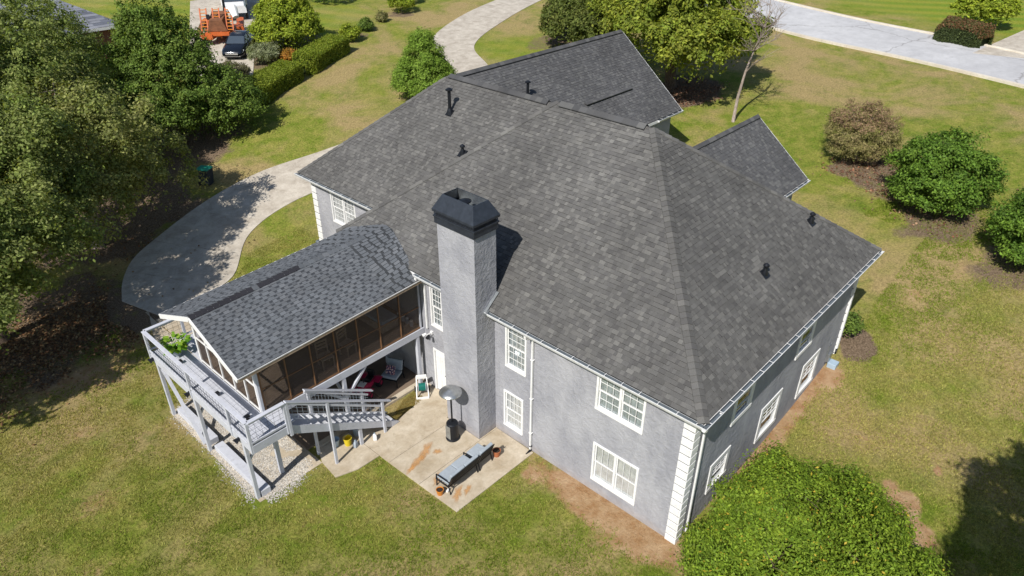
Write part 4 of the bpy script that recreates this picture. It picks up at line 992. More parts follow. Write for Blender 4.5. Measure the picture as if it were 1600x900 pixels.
# railing
def rail(A,B,posts,zt=RT,zb=DZ,mat='deckl'):
    A=Vector(A);B=Vector(B); L=(B-A).length; d=(B-A).normalized()
    mb=MB(); mb.bar(A+Vector((0,0,zt)),B+Vector((0,0,zt)),.15,.045); dk(mb,'top_rail',mat,.008)
    mb=MB(); mb.bar(A+Vector((0,0,zt-.06)),B+Vector((0,0,zt-.06)),.05,.07); dk(mb,'under_rail',mat)
    mb=MB(); mb.bar(A+Vector((0,0,zb+.10)),B+Vector((0,0,zb+.10)),.045,.06); dk(mb,'bottom_rail',mat)
    for f in posts:
        p=A.lerp(B,f); mb=MB(); mb.box((p.x-.05,p.y-.05,DZ-.33),(p.x+.05,p.y+.05,zt-.03)); dk(mb,'rail_post',mat,.006)
    mb=MB(); n=int(L/.2)
    for k in range(1,n): p=A+d*(L*k/n); mb.bar(p+Vector((0,0,zb+.12)),p+Vector((0,0,zt-.09)),.006,.006,up=d)
    for j in range(4): z=zb+.25+j*.17; mb.bar(A+Vector((0,0,z)),B+Vector((0,0,z)),.006,.006)
    dk(mb,'wire_mesh','flash')
rail((DX0-.02,DY0-.02,0),(DX0-.02,DY1+.02,0),(.005,.175,.555,.995))
rail((DX0,DY0-.02,0),(-6.75,DY0-.02,0),(.98,)); rail((DX0,DY1+.02,0),(-5.0,DY1+.02,0),(.45,.98))
# lamps on the deck
for x,y in ((-7.62,16.49),(-7.59,13.83),(-7.5,12.0)):
    pos={16.49:'farthest from the stairs, near the potted plant',13.83:'in the middle of the walkway',12.0:'nearest the stair head'}[y]
    e=empty('deck_lamp',(x,y,DZ),'small black deck lamp '+pos,'lamp','small lamps on the deck walkway')
    m=MB(); m.lathe((0,0,.001),[(.06,0),(.06,.015),(.012,.02),(.012,.12)],8); m.build('stem',MT['black'],e)
    m=MB(); m.box((-.085,-.085,.12),(.085,.085,.15)); m.box((-.06,-.06,.15),(.06,.06,.165)); m.build('lamp_head',MT['black'],e,bevel=.01)
for y in (17.75,14.9,11.55):
    pos={17.75:'at its far corner',14.9:'at its middle post',11.55:'near the stairs'}[y]
    e=empty('flood_lamp',(DX0-.05,y,DZ-.15),'black round flood lamp hung on the outer deck rim '+pos,'lamp','flood lamps on the outer deck rim')
    m=MB(); m.box((-.03,-.05,-.05),(.0,.05,.05)); m.build('bracket',MT['black'],e); m=MB(); m.tube([(-.03,0,0),(-.16,0,-.05)],[.06,.11],12); m.build('lamp_head',MT['black'],e)
# plant in a tub on the deck
e=empty('potted_plant',(-7.42,17.15,DZ),'bright green leafy plant in a pale tub on the deck corner','plant')
m=MB(); m.lathe((0,0,.001),[(.17,0),(.23,.30),(.25,.32),(.22,.32),(.20,.27)],20); m.build('tub',MT['cushionl'],e)
m=MB(); m.lathe((0,0,.27),[(.01,.0),(.205,.0),(.20,.02),(.01,.02)],16); m.build('soil',MT['soil'],e)
m=MB(); g=random.Random(4)
for k in range(150):
    a=g.uniform(0,2*pi); L=g.uniform(.12,.5); h=g.uniform(.3,.62); p=Vector((cos(a)*L*.5,sin(a)*L*.5,.28+h*.6)); d=Vector((cos(a),sin(a),g.uniform(-.9,.3))).normalized(); s=d.cross(Vector((0,0,1))).normalized()
    l=g.uniform(.15,.26); w=l*.42; q=p+d*L*.35; m.tint=g.choice([(.17,.32,.03),(.28,.42,.05),(.09,.22,.02)])
    m.face(q,q+d*l*.5+s*w,q+d*l,q+d*l*.5-s*w)
m.build('foliage',MT['leaf'],e)
m=MB()
for k in range(14): a=k*.45; m.tube([(0,0,.28),(cos(a)*.12,sin(a)*.12,.5),(cos(a)*.28,sin(a)*.28,.62)],.006,4)
m.build('stem',MT['leafdull'],e)
# stairs ---------------------------------------------------------------
SX0=-6.72; SX1=-2.45; SA=10.80; SB=11.62; NT_=14; TS=Vector((SX0,SA,0))
st=empty('staircase',TS,'straight grey wooden staircase with wire rails going from the deck to the patio','stairs')
def sk(mb,name,mat,bevel=0):
    o=mb.build(name,MT[mat],st,bevel=bevel); o.matrix_parent_inverse=Matrix.Translation(-TS); return o
run=(SX1-SX0)/NT_; rise=(DZ-.05)/(NT_+1)
for k in range(NT_):
    x=SX0+k*run; z=DZ-rise*(k+1)
    mb=MB(); mb.box((x+.0,SA+.05,z-.04),(x+.225,SB-.05,z)); sk(mb,'tread','treads',.006)
for y0,y1 in ((SA,SA+.045),(SB-.045,SB)):
    mb=MB(); zs=[(SX0,DZ-.02,DZ-.42)]
    top=[];bot=[]
    def line(x): return DZ-(x-SX0)*rise/run
    P=[(SX0,line(SX0)-.05),(SX1+.05,line(SX1)-.10),(SX1+.12,.06),(SX1-.25,.045),(SX0,line(SX0)-.42)]
    A=[(x,y0,z) for x,z in P]; B=[(x,y1,z) for x,z in P]; mb.face(*A); mb.face(*B[::-1])
    for i in range(5): j=(i+1)%5; mb.face(A[j],A[i],B[i],B[j])
    sk(mb,'stringer','deckl')
for y,xs in ((SA-.03,(SX0+.02,-5.27,-3.06)),(SB+.0,(SX0+1.3,-3.3))):
    z0=lambda x: DZ-(x-SX0)*rise/run
    a=Vector((SX0 if y<11 else SX0+1.15,y,0)); b=Vector((-2.68 if y<11 else -2.85,y,0))
    ra,rb=a+Vector((0,0,z0(a.x)+.98)),b+Vector((0,0,z0(b.x)+.98))
    mb=MB(); mb.bar(ra,rb,.14,.045); sk(mb,'handrail','deckl',.008)
    mb=MB(); mb.bar(ra-Vector((0,0,.07)),rb-Vector((0,0,.07))+(a-b)*.08,.05,.07); sk(mb,'under_rail','deckl')
    for x in xs:
        mb=MB(); zz=-.25 if x>-5.5 else z0(x)-.45; mb.box((x-.05,y-.05 if y<11 else y+.001,zz),(x+.05,y+.028 if y<11 else y+.09,z0(x)+.95)); sk(mb,'rail_post','deckl',.006)
    mb=MB(); n=20
    for k in range(1,n): p=ra.lerp(rb,k/n*.92); mb.bar(p-Vector((0,0,.70)),p-Vector((0,0,.1)),.008,.008,up=(1,0,0))
    for j in range(4): mb.bar(ra-Vector((0,0,.22+j*.16)),rb-Vector((0,0,.22+j*.16))+(a-b)*.08,.008,.008)
    sk(mb,'wire_mesh','cushionl')
mb=MB(); mb.box((-4.12,SA+.046,.04),(-4.0,SA+.14,1.05)); sk(mb,'support_post','deckl')

# ------------------------------------------------------------------ plants
def leaves(name,parent,ells,n,size,cols,seed,mat='leaf',clump=.7,nclump=None,up=.6,aspect=.55,inner=.25,rough=.0,hang=0,colf=None):
    """many leaf-sized faces gathered in clumps near the outside of a crown made of ellipsoids"""
    g=np.random.default_rng(seed); vol=np.array([(e[1][0]*e[1][1]*e[1][2])**(2/3) for e in ells]); vol/=vol.sum()
    nc=nclump or max(20,int(n/150)); clump=clump*.74 if not nclump else clump; which=g.choice(len(ells),nc,p=vol)
    C=np.array([e[0] for e in ells],float)[which]; Rr=np.array([e[1] for e in ells],float)[which]
    d=g.normal(size=(nc,3)); d[:,2]=np.abs(d[:,2])*.9-.45*g.random(nc)*np.abs(d[:,2])-.15; d/=np.linalg.norm(d,axis=1)[:,None]
    rad_=np.where(g.random(nc)<inner,g.uniform(.35,.8,nc),g.uniform(.78,1.02+rough,nc))
    cc=C+d*Rr*rad_[:,None]
    cr=clump*(.35+1.1*g.random(nc)**1.6)
    w=g.integers(0,nc,n); q=g.normal(size=(n,3)); q/=np.linalg.norm(q,axis=1)[:,None]
    rr=g.random(n)**.45
    P=cc[w]+q*rr[:,None]*cr[w][:,None]*np.array([1,1,.62])+g.normal(0,.10,(n,3)); P[:,2]-=hang*g.random(n)*rr
    nrm=q*.7+d[w]*.5+g.normal(size=(n,3))*.55+np.array([0,0,up]); nrm/=np.linalg.norm(nrm,axis=1)[:,None]
    t=np.cross(nrm,g.normal(size=(n,3))); t/=np.linalg.norm(t,axis=1)[:,None]; b=np.cross(nrm,t)
    ai=g.random(n)<.10; k_=int(ai.sum()); wv_=which[w[ai]]; qq=g.normal(size=(k_,3)); qq/=np.linalg.norm(qq,axis=1)[:,None]; P[ai]=np.array([e[0] for e in ells],float)[wv_]+qq*np.array([e[1] for e in ells],float)[wv_]*(g.random((k_,1))**.5)*1.06
    sh=g.random(n)<.05; P[sh]+=(d[w]*g.uniform(.1,.75,(n,1))*cr[w][:,None])[sh]
    s=size*g.uniform(.6,1.35,n)[:,None]
    V=np.stack([P-t*s,P+b*s*aspect-nrm*s*.12,P+t*s,P-b*s*aspect-nrm*s*.12],1).reshape(-1,3); F=np.arange(len(V)).reshape(-1,4)
    cols=np.array(cols); cw=g.random((nc,len(cols)))**2.2; cw/=cw.sum(1)[:,None]
    col=(cw@cols)[w]*.6+cols[g.integers(0,len(cols),n)]*.4; col=col*g.uniform(.55,1.5,(n,1))
    if colf is not None: col=colf(P,col,g)
    return link(name,npmesh(name,V,F,MT[mat],np.repeat(col,4,0)),parent), cc
def limbs(name,parent,base,top,targets,r0,seed,mat='bark',k=14,n=7):
    g=random.Random(seed); mb=MB(); base=Vector(base); top=Vector(top)
    mid=base.lerp(top,.5)+Vector((g.uniform(-.2,.2),g.uniform(-.2,.2),0))
    mb.tube([base-Vector((0,0,.3)),base+Vector((0,0,.15)),base.lerp(mid,.5),mid,top],[r0*1.5,r0*1.1,r0*.9,r0*.75,r0*.4],n)
    o=mb.build(name,MT[mat],parent,smooth=True)
    T=[Vector(t) for t in targets]; g.shuffle(T); lm=MB()
    for t in T[:k]:
        a=base.lerp(top,g.uniform(.45,.95)); m=a.lerp(t,.5)+Vector((g.uniform(-.3,.3),g.uniform(-.3,.3),g.uniform(0,.4)))
        lm=MB(); lm.tube([a,m,t],[r0*.35,r0*.2,r0*.06],5); 
        for _ in range(3):
            s=m.lerp(t,g.uniform(0,.8)); lm.tube([s,s+Vector((g.uniform(-.9,.9),g.uniform(-.9,.9),g.uniform(.1,.8)))],[r0*.1,r0*.03],4)
        lm.build('limb',MT[mat],parent,smooth=True,stuff=False)
    return o
def tree(name,base,label,ells,n,size,cols,seed,r0=.22,k=14,group=None,cat='tree',trunk_top=None,bark_='bark',**kw):
    bz=float(hgt(base[0],base[1])); e=empty(name,(base[0],base[1],bz),label,cat,group)
    E=[((c[0]-base[0],c[1]-base[1],c[2]-bz),r) for c,r in ells]
    o,cc=leaves('crown',e,E,n,size,cols,seed,**kw)
    c0,r=E[0]; limbs('trunk',e,(0,0,0),trunk_top or (c0[0],c0[1],c0[2]+r[2]*.25),cc,r0,seed,mat=bark_,k=k)
    return e
OAK=[(.145,.205,.04),(.20,.25,.06),(.105,.155,.032),(.29,.31,.11),(.16,.185,.06)]
DRK=[(.10,.165,.028),(.14,.215,.038),(.07,.12,.022),(.19,.25,.05)]
BRT=[(.20,.27,.02),(.27,.33,.03),(.13,.195,.02),(.32,.35,.04)]
tree('oak_tree',(-11,28,0),'large loose crowned olive green tree nearest the lower left edge of the lawn',[((-10.8,27.6,6.0),(4.2,4.5,3.4)),((-12.0,31.5,7),(4,4,3.4)),((-8.2,30.2,5.6),(3.4,3.6,3.0)),((-12.6,24.6,4.8),(2.8,2.6,2.4)),((-9.2,26.2,4.4),(2.6,2.4,2.2)),((-13.2,22.6,4.4),(2.4,2.2,2.0)),((-7.6,29.2,8.6),(2.2,2.4,1.5))],125000,.080,OAK,51,r0=.3,clump=.66,hang=.3,inner=.12,nclump=640)
tree('oak_tree',(-4.6,33.8,0),'wide olive green tree with brown thin branches overhanging the bend of the drive',[((-5.2,32.6,5.2),(4.2,4.2,3.7)),((-3.0,35.7,5.0),(3.0,3.0,2.8)),((-7.5,35.8,6.8),(4,4,3.6)),((-3.8,38.5,6.4),(3.6,3.6,3.2)),((-6.2,29.9,4.2),(2.6,2.6,2.3)),((-3.4,31.6,7.4),(2.8,2.8,2.0)),((-1.6,32.3,4.4),(2.7,2.8,2.7)),((-2.6,33.4,4.0),(2.2,2.2,2.4))],92000,.078,[(.19,.215,.06),(.25,.26,.085),(.14,.17,.045),(.30,.29,.12),(.165,.22,.045)],52,r0=.28,clump=.62,hang=.35,inner=.12,nclump=420,bark_='barkpale')
tree('oak_tree',(-4,43.5,0),'tall grey green tree at the top left corner in front of the neighbouring roof',[((-4,43,8.3),(4.6,4.6,4.4)),((-.6,46.5,7.6),(3,3,3.4)),((-8.5,40.5,9),(4.5,4.2,4)),((-5.5,38.5,8.6),(3.2,3.2,2.8)),((-2.4,41.2,5.8),(3.4,3.4,3.0))],120000,.085,OAK,53,r0=.32,clump=.75)
tree('maple_tree',(4.6,42.2,0),'dense dark green conical tree between the drive and the parked car',[((4.8,42.0,4.9),(4.3,4.3,2.9)),((4.6,42.4,7.2),(3.1,3.1,2.8)),((4.4,42.6,9.2),(1.7,1.7,2.4)),((6.9,39.9,4.2),(2.6,2.8,2.4)),((2.2,39.8,4.4),(2.8,2.4,2.6))],120000,.082,DRK,54,r0=.25,clump=.65)
tree('oak_tree',(-17.5,22.8,0),'tree beyond the left edge whose shadow falls across the lower left lawn',[((-17.5,23,6),(3,3,2.8))],12000,.15,OAK,55,r0=.25)
tree('round_tree',(18.2,49.9,0),'round bright yellow green tree behind the clipped hedge and beside the dark car',[((18.1,49.2,6.2),(2.6,2.7,2.2)),((18.3,49.6,7.3),(2.1,2.1,1.7))],46000,.105,BRT,56,r0=.2,clump=.6,inner=.15)
tree('shade_tree',(32.1,20.7,0),'big yellow green tree on a thick trunk behind the front left wing of the roof',[((31.2,20.6,9.0),(4.6,4.7,3.4)),((33,24.2,8.6),(3.6,3.8,3)),((29.4,17.6,8),(2.7,2.7,2.4)),((34.6,20,10.4),(3,3,2.6)),((33.5,17.2,8.2),(2.4,2.4,2.2))],100000,.125,[(.18,.235,.025),(.24,.29,.035),(.125,.17,.022),(.32,.31,.045),(.10,.15,.02)],57,r0=.42,clump=.75,hang=.4)
tree('shade_tree',(34.4,30.8,0),'lower dark green tree beside the top bend of the drive',[((34.2,30.4,6.6),(3.3,3.6,2.4)),((36.8,33,7),(3,3,2.2)),((33,28,7.2),(2.4,2.4,2))],56000,.12,[(.085,.115,.024),(.12,.15,.032),(.07,.095,.022),(.16,.17,.04)],58,r0=.25,clump=.65)
tree('conifer',(19.2,33.3,0),'feathery bright green conifer standing beside the left wing roof',[((18.8,32.9,4.7),(2.2,2.2,1.7)),((18.8,32.9,6.0),(1.6,1.6,1.6)),((18.8,32.9,7.2),(.75,.75,1.3))],52000,.095,[(.17,.27,.035),(.12,.205,.025),(.25,.35,.06)],59,r0=.15,clump=.42,aspect=.28,k=6,inner=.1)
for i,(x,y,r,seed,lab,cols,dull) in enumerate(((28.75,5.75,1.95,61,'brownish olive twiggy round shrub farthest from the street edge of the row of three',[(.20,.20,.055),(.26,.21,.10),(.15,.18,.04),(.30,.23,.13)],True),
    (25.5,.55,2.35,62,'rich green layered round bush in the middle of the row of three on bare mulch',[(.085,.165,.02),(.13,.23,.03),(.06,.115,.018),(.17,.26,.035)],False),
    (23.2,-4.9,2.05,63,'rich green bush cut by the right edge of the picture',[(.085,.165,.02),(.13,.23,.03),(.06,.115,.018),(.17,.26,.035)],False))):
    z=float(hgt(x,y)); 
    tree('shrub',(x,y,0),lab,[((x,y,z+r*.78),(r*.95,r*.98,r*.85)),((x+.25,y+.2,z+r*1.05),(r*.78,r*.78,r*.6)),((x-.2,y-.1,z+r*.42),(r*.85,r*.85,r*.35))],46000 if not dull else 44000,.075 if not dull else .06,cols,seed,r0=.08,clump=.50 if not dull else .26,nclump=150 if not dull else 330,rough=.14,cat='shrub',k=10,inner=.12,trunk_top=(0,0,r),bark_='bark' if not dull else 'barkpale',group='shrubs in the mulch bed of the side lawn',
         aspect=.5 if not dull else .3,mat='leaf' if not dull else 'leafdull', colf=(lambda P,c,g: np.where((P[:,2]>2.2)[:,None]&(g.random(len(P))<.6)[:,None],np.array([.30,.20,.125])*g.uniform(.7,1.2,(len(P),1)),c)) if dull else None)
# big evergreen dome against the near corner of the house
tree('evergreen_bush',(2.3,-3.4,0),'huge domed glossy green bush with yellow flecks against the near corner of the house',[((2.1,-3.3,1.1),(2.75,2.5,1.8)),((.2,-3.1,1.0),(2.1,2.3,1.5)),((1.6,-5.3,.9),(2.3,2.1,1.5)),((2.9,-1.9,.9),(1.5,1.3,1.6)),((0,-1.6,.6),(1.2,1.1,1.2)),((4.7,-3.4,1.0),(.6,.7,.9)),((3.9,-1.3,1.3),(.6,.5,.9)),((1.4,-.9,1.5),(.5,.45,.8)),((4.3,-4.9,.9),(.7,.6,.8)),((-1.4,-2.2,1.0),(.7,.7,.9))],125000,.052,[(.14,.225,.020),(.19,.28,.028),(.09,.155,.016),(.24,.31,.032)],64,r0=.12,clump=.36,nclump=950,rough=.06,cat='bush',inner=.1,aspect=.5,k=12,
     colf=lambda P,c,g: np.where((g.random(len(P))<.018)[:,None],np.array([.50,.38,.05]),c))
tree('shrub',(13.7,.1,0),'small dark green bush at the foot of the far corner downspout',[((13.7,.1,1.5),(.5,.5,.6))],2600,.06,DRK,65,r0=.03,clump=.2,cat='shrub',k=4)
# small shrubs in a line past the hedge
for x,y,r,sd,lab,cols in ((22.7,46.9,.85,66,'round yellow green shrub just beyond the end of the hedge',BRT),(25.4,48.2,.62,67,'small dark shrub standing alone in the lawn past the hedge',DRK),(31.4,50.5,1.2,68,'yellow green shrub beside the bed near the top edge',BRT),(28.2,49.4,.45,69,'thin straw coloured weed clump between two small shrubs',[(.25,.22,.10),(.18,.19,.07)]),(33.6,53,1.5,70,'dark shrub half cut by the top edge left of the drive',DRK),(28.5,59,2.2,74,'dark evergreen at the top edge right of the round tree',DRK)):
    z=float(hgt(x,y)); tree('shrub',(x,y,0),lab,[((x,y,z+r*.8),(r,r,r*.9))],int(5200*r)+1500,.075,cols,sd,r0=.04,clump=.22,cat='shrub',k=4,trunk_top=(0,0,r))
for x,y,sd,lab,cols in ((14.9,47.9,71,'pale silvery spiky bush beside the front of the dark car',[(.27,.29,.17),(.20,.23,.12),(.34,.35,.24),(.13,.17,.06)]),(16.6,47.0,72,'small orange flowering plant between the pale bush and the hedge',[(.55,.22,.04),(.14,.18,.03),(.4,.2,.05)]),(11.2,46.2,75,'dry brown twiggy bush in front of the parked car',[(.17,.15,.09),(.12,.13,.05),(.22,.19,.14)]),(9.4,43.8,76,'olive bush between the dark conical tree and the hedge',OAK)):
    z=float(hgt(x,y)); r=.6 if sd==72 else 1.2; tree('bush',(x,y,0),lab,[((x,y,z+r*.6),(r,r,r*.7))],int(7000*r),.11 if sd==71 else .07,cols,sd,r0=.04,clump=.3,cat='bush',k=4,trunk_top=(0,0,r*.8),aspect=.22 if sd==71 else .5,up=.1)
# clipped hedges
def hedge(name,P,w,h,label,cols,seed,n,size=.06,topcol=None):
    P=[Vector((a,b,0)) for a,b in P]; base=P[0]; bz=float(hgt(base.x,base.y)); e=empty(name,(base.x,base.y,bz),label,'hedge')
    g=np.random.default_rng(seed); L=[(b-a).length for a,b in zip(P,P[1:])]; T=sum(L)
    s=g.uniform(0,T,n); X=np.zeros((n,3)); N=np.zeros((n,3)); acc=0
    face=g.choice(3,n,p=[.5,.25,.25]); uu=g.uniform(-1,1,n); vv=g.random(n)
    bul=.06*np.sin(s*1.7)+.07*np.sin(s*.6+2)+.05*g.normal(size=n)
    for (a,b),l in zip(zip(P,P[1:]),L):
        m=(s>=acc)&(s<=acc+l); d=(b-a).normalized(); t=np.array([d.y,-d.x,0]); q=(s-acc)/l
        c=np.outer(1-q,np.array(a))+np.outer(q,np.array(b))
        off=np.where(face==0,uu*(w/2),np.where(face==1,w/2+bul,-w/2+bul)); z=np.where(face==0,h+bul-.10*uu**4,vv*h)
        endt=np.minimum(s,T-s); rnd=np.clip(endt/.5,.35,1)**.5
        p=c+t*(off*rnd)[:,None]; p[:,2]=hgt(p[:,0],p[:,1])+z*rnd; X[m]=p[m]
        nn=np.where((face==0)[:,None],np.array([0,0,1.]),np.where((face==1)[:,None],t,-t)); N[m]=nn[m]; acc+=l
    X+=g.normal(0,.035,(n,3)); X[:,:2]-=np.array(base)[:2]; X[:,2]-=bz
    nrm=N+g.normal(size=(n,3))*.7; nrm/=np.linalg.norm(nrm,axis=1)[:,None]
    t=np.cross(nrm,g.normal(size=(n,3))); t/=np.linalg.norm(t,axis=1)[:,None]; b=np.cross(nrm,t); sz=size*g.uniform(.6,1.4,n)[:,None]
    V=np.stack([X-t*sz,X+b*sz*.5,X+t*sz,X-b*sz*.5],1).reshape(-1,3); cols=np.array(cols); col=cols[g.integers(0,len(cols),n)]*g.uniform(.6,1.4,(n,1))
    if topcol is not None: k=(face==0)|(vv>.8); k&=g.random(n)<.75; col[k]=np.array(topcol)[g.integers(0,len(topcol),k.sum())]*g.uniform(.7,1.2,(k.sum(),1))
    link('foliage',npmesh('foliage',V,np.arange(len(V)).reshape(-1,4),MT['leaf'],np.repeat(col,4,0)),e)
    mb=MB(); R=[]
    for i,p in enumerate(P):
        d=(P[min(i+1,len(P)-1)]-P[max(i-1,0)]).normalized(); t=Vector((d.y,-d.x,0)); z=float(hgt(p.x,p.y)); q=p-base+Vector((0,0,z-bz))
        if i==0: q=q+d*.35
        if i==len(P)-1: q=q-d*.35
        R.append([q+t*(w/2-.18)+Vector((0,0,-.2)),q+t*(w/2-.2)+Vector((0,0,h-.2)),q-t*(w/2-.2)+Vector((0,0,h-.2)),q-t*(w/2-.18)+Vector((0,0,-.2))])
    mb.tint=(.02,.03,.01); mb.rings(R); mb.build('branches',MT['leafdull'],e)
    return e
hedge('hedge',[(9.6,41.6),(12.0,42.5),(15.0,43.5)],2.0,1.3,'lower left half of the clipped yellow green hedge along the lawn',[(.19,.24,.025),(.25,.29,.04),(.13,.18,.02)],81,26000)
hedge('hedge',[(15.3,43.5),(18,44.5),(21.0,45.6)],1.9,1.3,'upper right half of the clipped yellow green hedge, ending by the small shrubs',[(.20,.25,.025),(.26,.30,.04),(.13,.19,.02)],82,26000)
hedge('hedge',[(55.4,9.6),(55.6,8.2),(55.2,6.9),(54.6,5.6)],2.2,1.5,'clipped dark hedge with reddish brown tips at the far side of the street',[(.06,.085,.03),(.085,.11,.035),(.045,.06,.022)],83,24000,.07,topcol=[(.20,.10,.055),(.24,.13,.07),(.12,.12,.04)])
tree('small_tree',(60.8,7.6,0),'small spreading green tree behind the red tipped hedge across the street',[((60.9,7.6,7.4),(2.3,2.4,1.5)),((60.7,7.5,8.4),(1.2,1.2,1))],20000,.13,BRT,84,r0=.12,clump=.45,cat='tree')
tree('shade_tree',(1.2,-14.0,0),'tall tree outside the lower right corner that throws the dark shadow on the lawn',[((.2,-10.6,9.4),(2.2,2.0,2.6)),((1.8,-13.5,9.2),(3.2,2.6,3.6)),((-2.2,-10.2,8.6),(1.8,1.5,1.8))],62000,.10,DRK,85,r0=.3)
# leafless tree with pale twigs
def bare_tree():
    x,y=29.6,14.2; e=empty('bare_tree',(x,y,float(hgt(x,y))),'thin leafless tree with pale twigs standing on the lawn behind the roof','tree'); g=random.Random(12)
    tr=MB(); tr.tube([(0,0,-.3),(.1,.0,1.6),(.35,-.1,3.2),(.5,-.35,4.6),(.9,-.6,6.0)],[.12,.10,.08,.06,.03],8); tr.build('trunk',MT['barkpale'],e,smooth=True)
    def br(mb,p,d,L,r,lev):
        pts=[p]; q=p
        for k in range(4): d=(d+Vector((g.gauss(0,.16),g.gauss(0,.16),g.gauss(.04,.1)))).normalized(); q=q+d*L/4; pts.append(q)
        mb.tube(pts,[max(r*(1-k*.2),.006) for k in range(5)],4)
        if lev>0:
            for k in range(5): 
                s=pts[g.randint(1,4)]; dd=(d+Vector((g.gauss(0,.7),g.gauss(0,.7),g.gauss(.15,.45)))).normalized(); br(mb,s,dd,L*g.uniform(.45,.7),r*.5,lev-1)
    spine=[Vector(p) for p in ((.1,0,1.6),(.35,-.1,3.2),(.5,-.35,4.6),(.9,-.6,6.0),(.7,-.5,5.3))]
    for k in range(13):
        s=spine[g.randint(0,4)] if k>3 else spine[3]; a=g.uniform(0,2*pi); mb=MB(); br(mb,s,Vector((cos(a)*.8,sin(a)*.8,g.uniform(.2,1.1))).normalized(),g.uniform(1.1,2.2),.045,2 if k<10 else 1); mb.build('limb',MT['barkpale'],e)
bare_tree()

# ------------------------------------------------------------------ furniture and objects on the patio
PZ=.041
h=empty('patio_heater',(-1.53,8.66,PZ),'tall patio heater with a round steel reflector on a black base beside the chimney','patio heater')
m=MB(); m.lathe((0,0,0),[(.26,0),(.27,.05),(.235,.07),(.225,.1),(.225,.74),(.2,.78),(.05,.80)],28); m.build('base',MT['black'],h,smooth=False)
m=MB(); m.lathe((0,0,.795),[(.035,0),(.033,1.15)],12); m.build('pole',MT['black'],h)
m=MB(); m.lathe((0,0,1.93),[(.05,0),(.11,.03),(.12,.05),(.105,.28),(.12,.30),(.05,.33)],18); m.build('burner',MT['galv'],h)
m=MB(); m.lathe((0,0,2.26),[(.05,.0),(.39,-.06),(.415,-.075),(.42,-.06),(.40,-.03),(.30,.035),(.15,.085),(.13,.10),(.10,.115),(.01,.12)],40); m.build('reflector',MT['steel'],h,smooth=True)
m=MB(); 
for a in (0,2.1,4.2): m.tube([(.07*cos(a),.07*sin(a),2.2),(.12*cos(a),.12*sin(a),2.3)],.008,5)
m.build('reflector_rod',MT['galv'],h)
m=MB(); m.lathe((.235,-.02,.55),[(.03,0),(.03,.02),(.012,.03)],10); m.box((.21,-.06,.5),(.235,.06,.62)); m.build('control_knob',MT['steel'],h)
m=MB(); m.box((-.235,-.12,.12),(-.218,.12,.7)); m.build('base_door',MT['galv'],h)

def seat(name,loc,rz,w,ns,label,cat,cush='cushionl',pillows=False):
    e=empty(name,loc,label,cat,None,rz); D=.72
    fr=MB(); r=.035
    for sx in (-1,1):
        x=sx*(w/2-.03)
        m=MB(); m.bar((x,D*.42,0),(x,D*.40,.36),r,r); m.build('leg',MT['black'],e); m=MB(); m.bar((x,-D*.52,0),(x,-D*.40,.36),r,r); m.build('leg',MT['black'],e)
        m=MB(); m.bar((x,-D*.40,.34),(x,-D*.66,.86),r,r); m.build('back_upright',MT['black'],e)
        if ns>1: m=MB(); m.bar((x,-D*.5,.55),(x,D*.42,.53),r,r*.8); m.bar((x,D*.42,.53),(x,D*.42,.34),r,r); m.build('armrest',MT['black'],e)
    m=MB(); m.box((-w/2,-D*.44,.30),(w/2,-D*.40,.35)); m.box((-w/2,D*.40,.30),(w/2,D*.44,.35)); m.box((-w/2,-D*.40,.30),(-w/2+.04,D*.40,.35)); m.box((w/2-.04,-D*.40,.30),(w/2,D*.40,.35)); m.build('seat_frame',MT['black'],e)
    for k in range(6): m=MB(); y=-D*.36+k*.105; m.box((-w/2+.05,y,.335),(w/2-.05,y+.03,.348)); m.build('seat_slat',MT['black'],e)
    for k in range(4): m=MB(); f=.2+k*.24; m.bar((-w/2+.03,-D*(.40+.26*f),.34+.52*f),(w/2-.03,-D*(.40+.26*f),.34+.52*f),.02,.04); m.build('back_slat',MT['black'],e)
    cw=(w-.08)/ns
    for k in range(ns):
        x0=-w/2+.04+cw*k+.006; x1=x0+cw-.012
        m=MB(); m.box((x0,-D*.36,.352),(x1,D*.42,.47)); m.build('seat_cushion',MT[cush],e,bevel=.03)
        m=MB(); a=Vector(((x0+x1)/2,-D*.36,.475)); b=Vector(((x0+x1)/2,-D*.56,.90)); m.bar(a,b,x1-x0,.12,up=(0,1,.3)); m.build('back_cushion',MT[cush],e,bevel=.03)
    return e
seat('outdoor_sofa',(-2.83,7.08,PZ),rad(2),1.42,2,'two seat black metal outdoor sofa with pale blue grey cushions, nearer the lawn','sofa')
seat('outdoor_chair',(-1.72,7.12,PZ),rad(3),.72,1,'armless black metal outdoor chair with pale cushions at the house end of the sofa','chair')
c=seat('lounge_chair',(-1.0,12.85,.1),rad(115),.78,1,'blue grey cushioned lounge chair in the shade under the porch','chair',cush='cushion')
pl=empty('pillow',(-1.12,12.8,.60),'square patterned pillow leaning on the blue grey lounge chair','pillow',None,rad(115)); 
m=MB(); m.box((-.2,-.06,-.02),(.2,.06,.36)); o=m.build('cushion',MT['pillow'],pl,bevel=.05); o.rotation_euler=(rad(24),0,0)
def bucket(name,loc,r,hh,mat,label,cat,soil=False,handle=False):
    e=empty(name,loc,label,cat); m=MB(); m.lathe((0,0,0),[(r*.75,0),(r,hh*.92),(r*1.06,hh*.93),(r*1.06,hh),(r*.93,hh),(r*.9,hh*.5 if not soil else hh*.85)],18); m.build('body',MT[mat],e)
    if soil: m=MB(); m.lathe((0,0,hh*.83),[(.01,0),(r*.92,0),(r*.92,.01),(.01,.015)],14); m.build('soil',MT['soil'],e)
    if handle: m=MB(); m.tube([(r*cos(t),0,hh+r*.9*sin(t)) for t in np.linspace(0,pi,9)],.008,5); m.build('handle',MT['galv'],e)
    return e
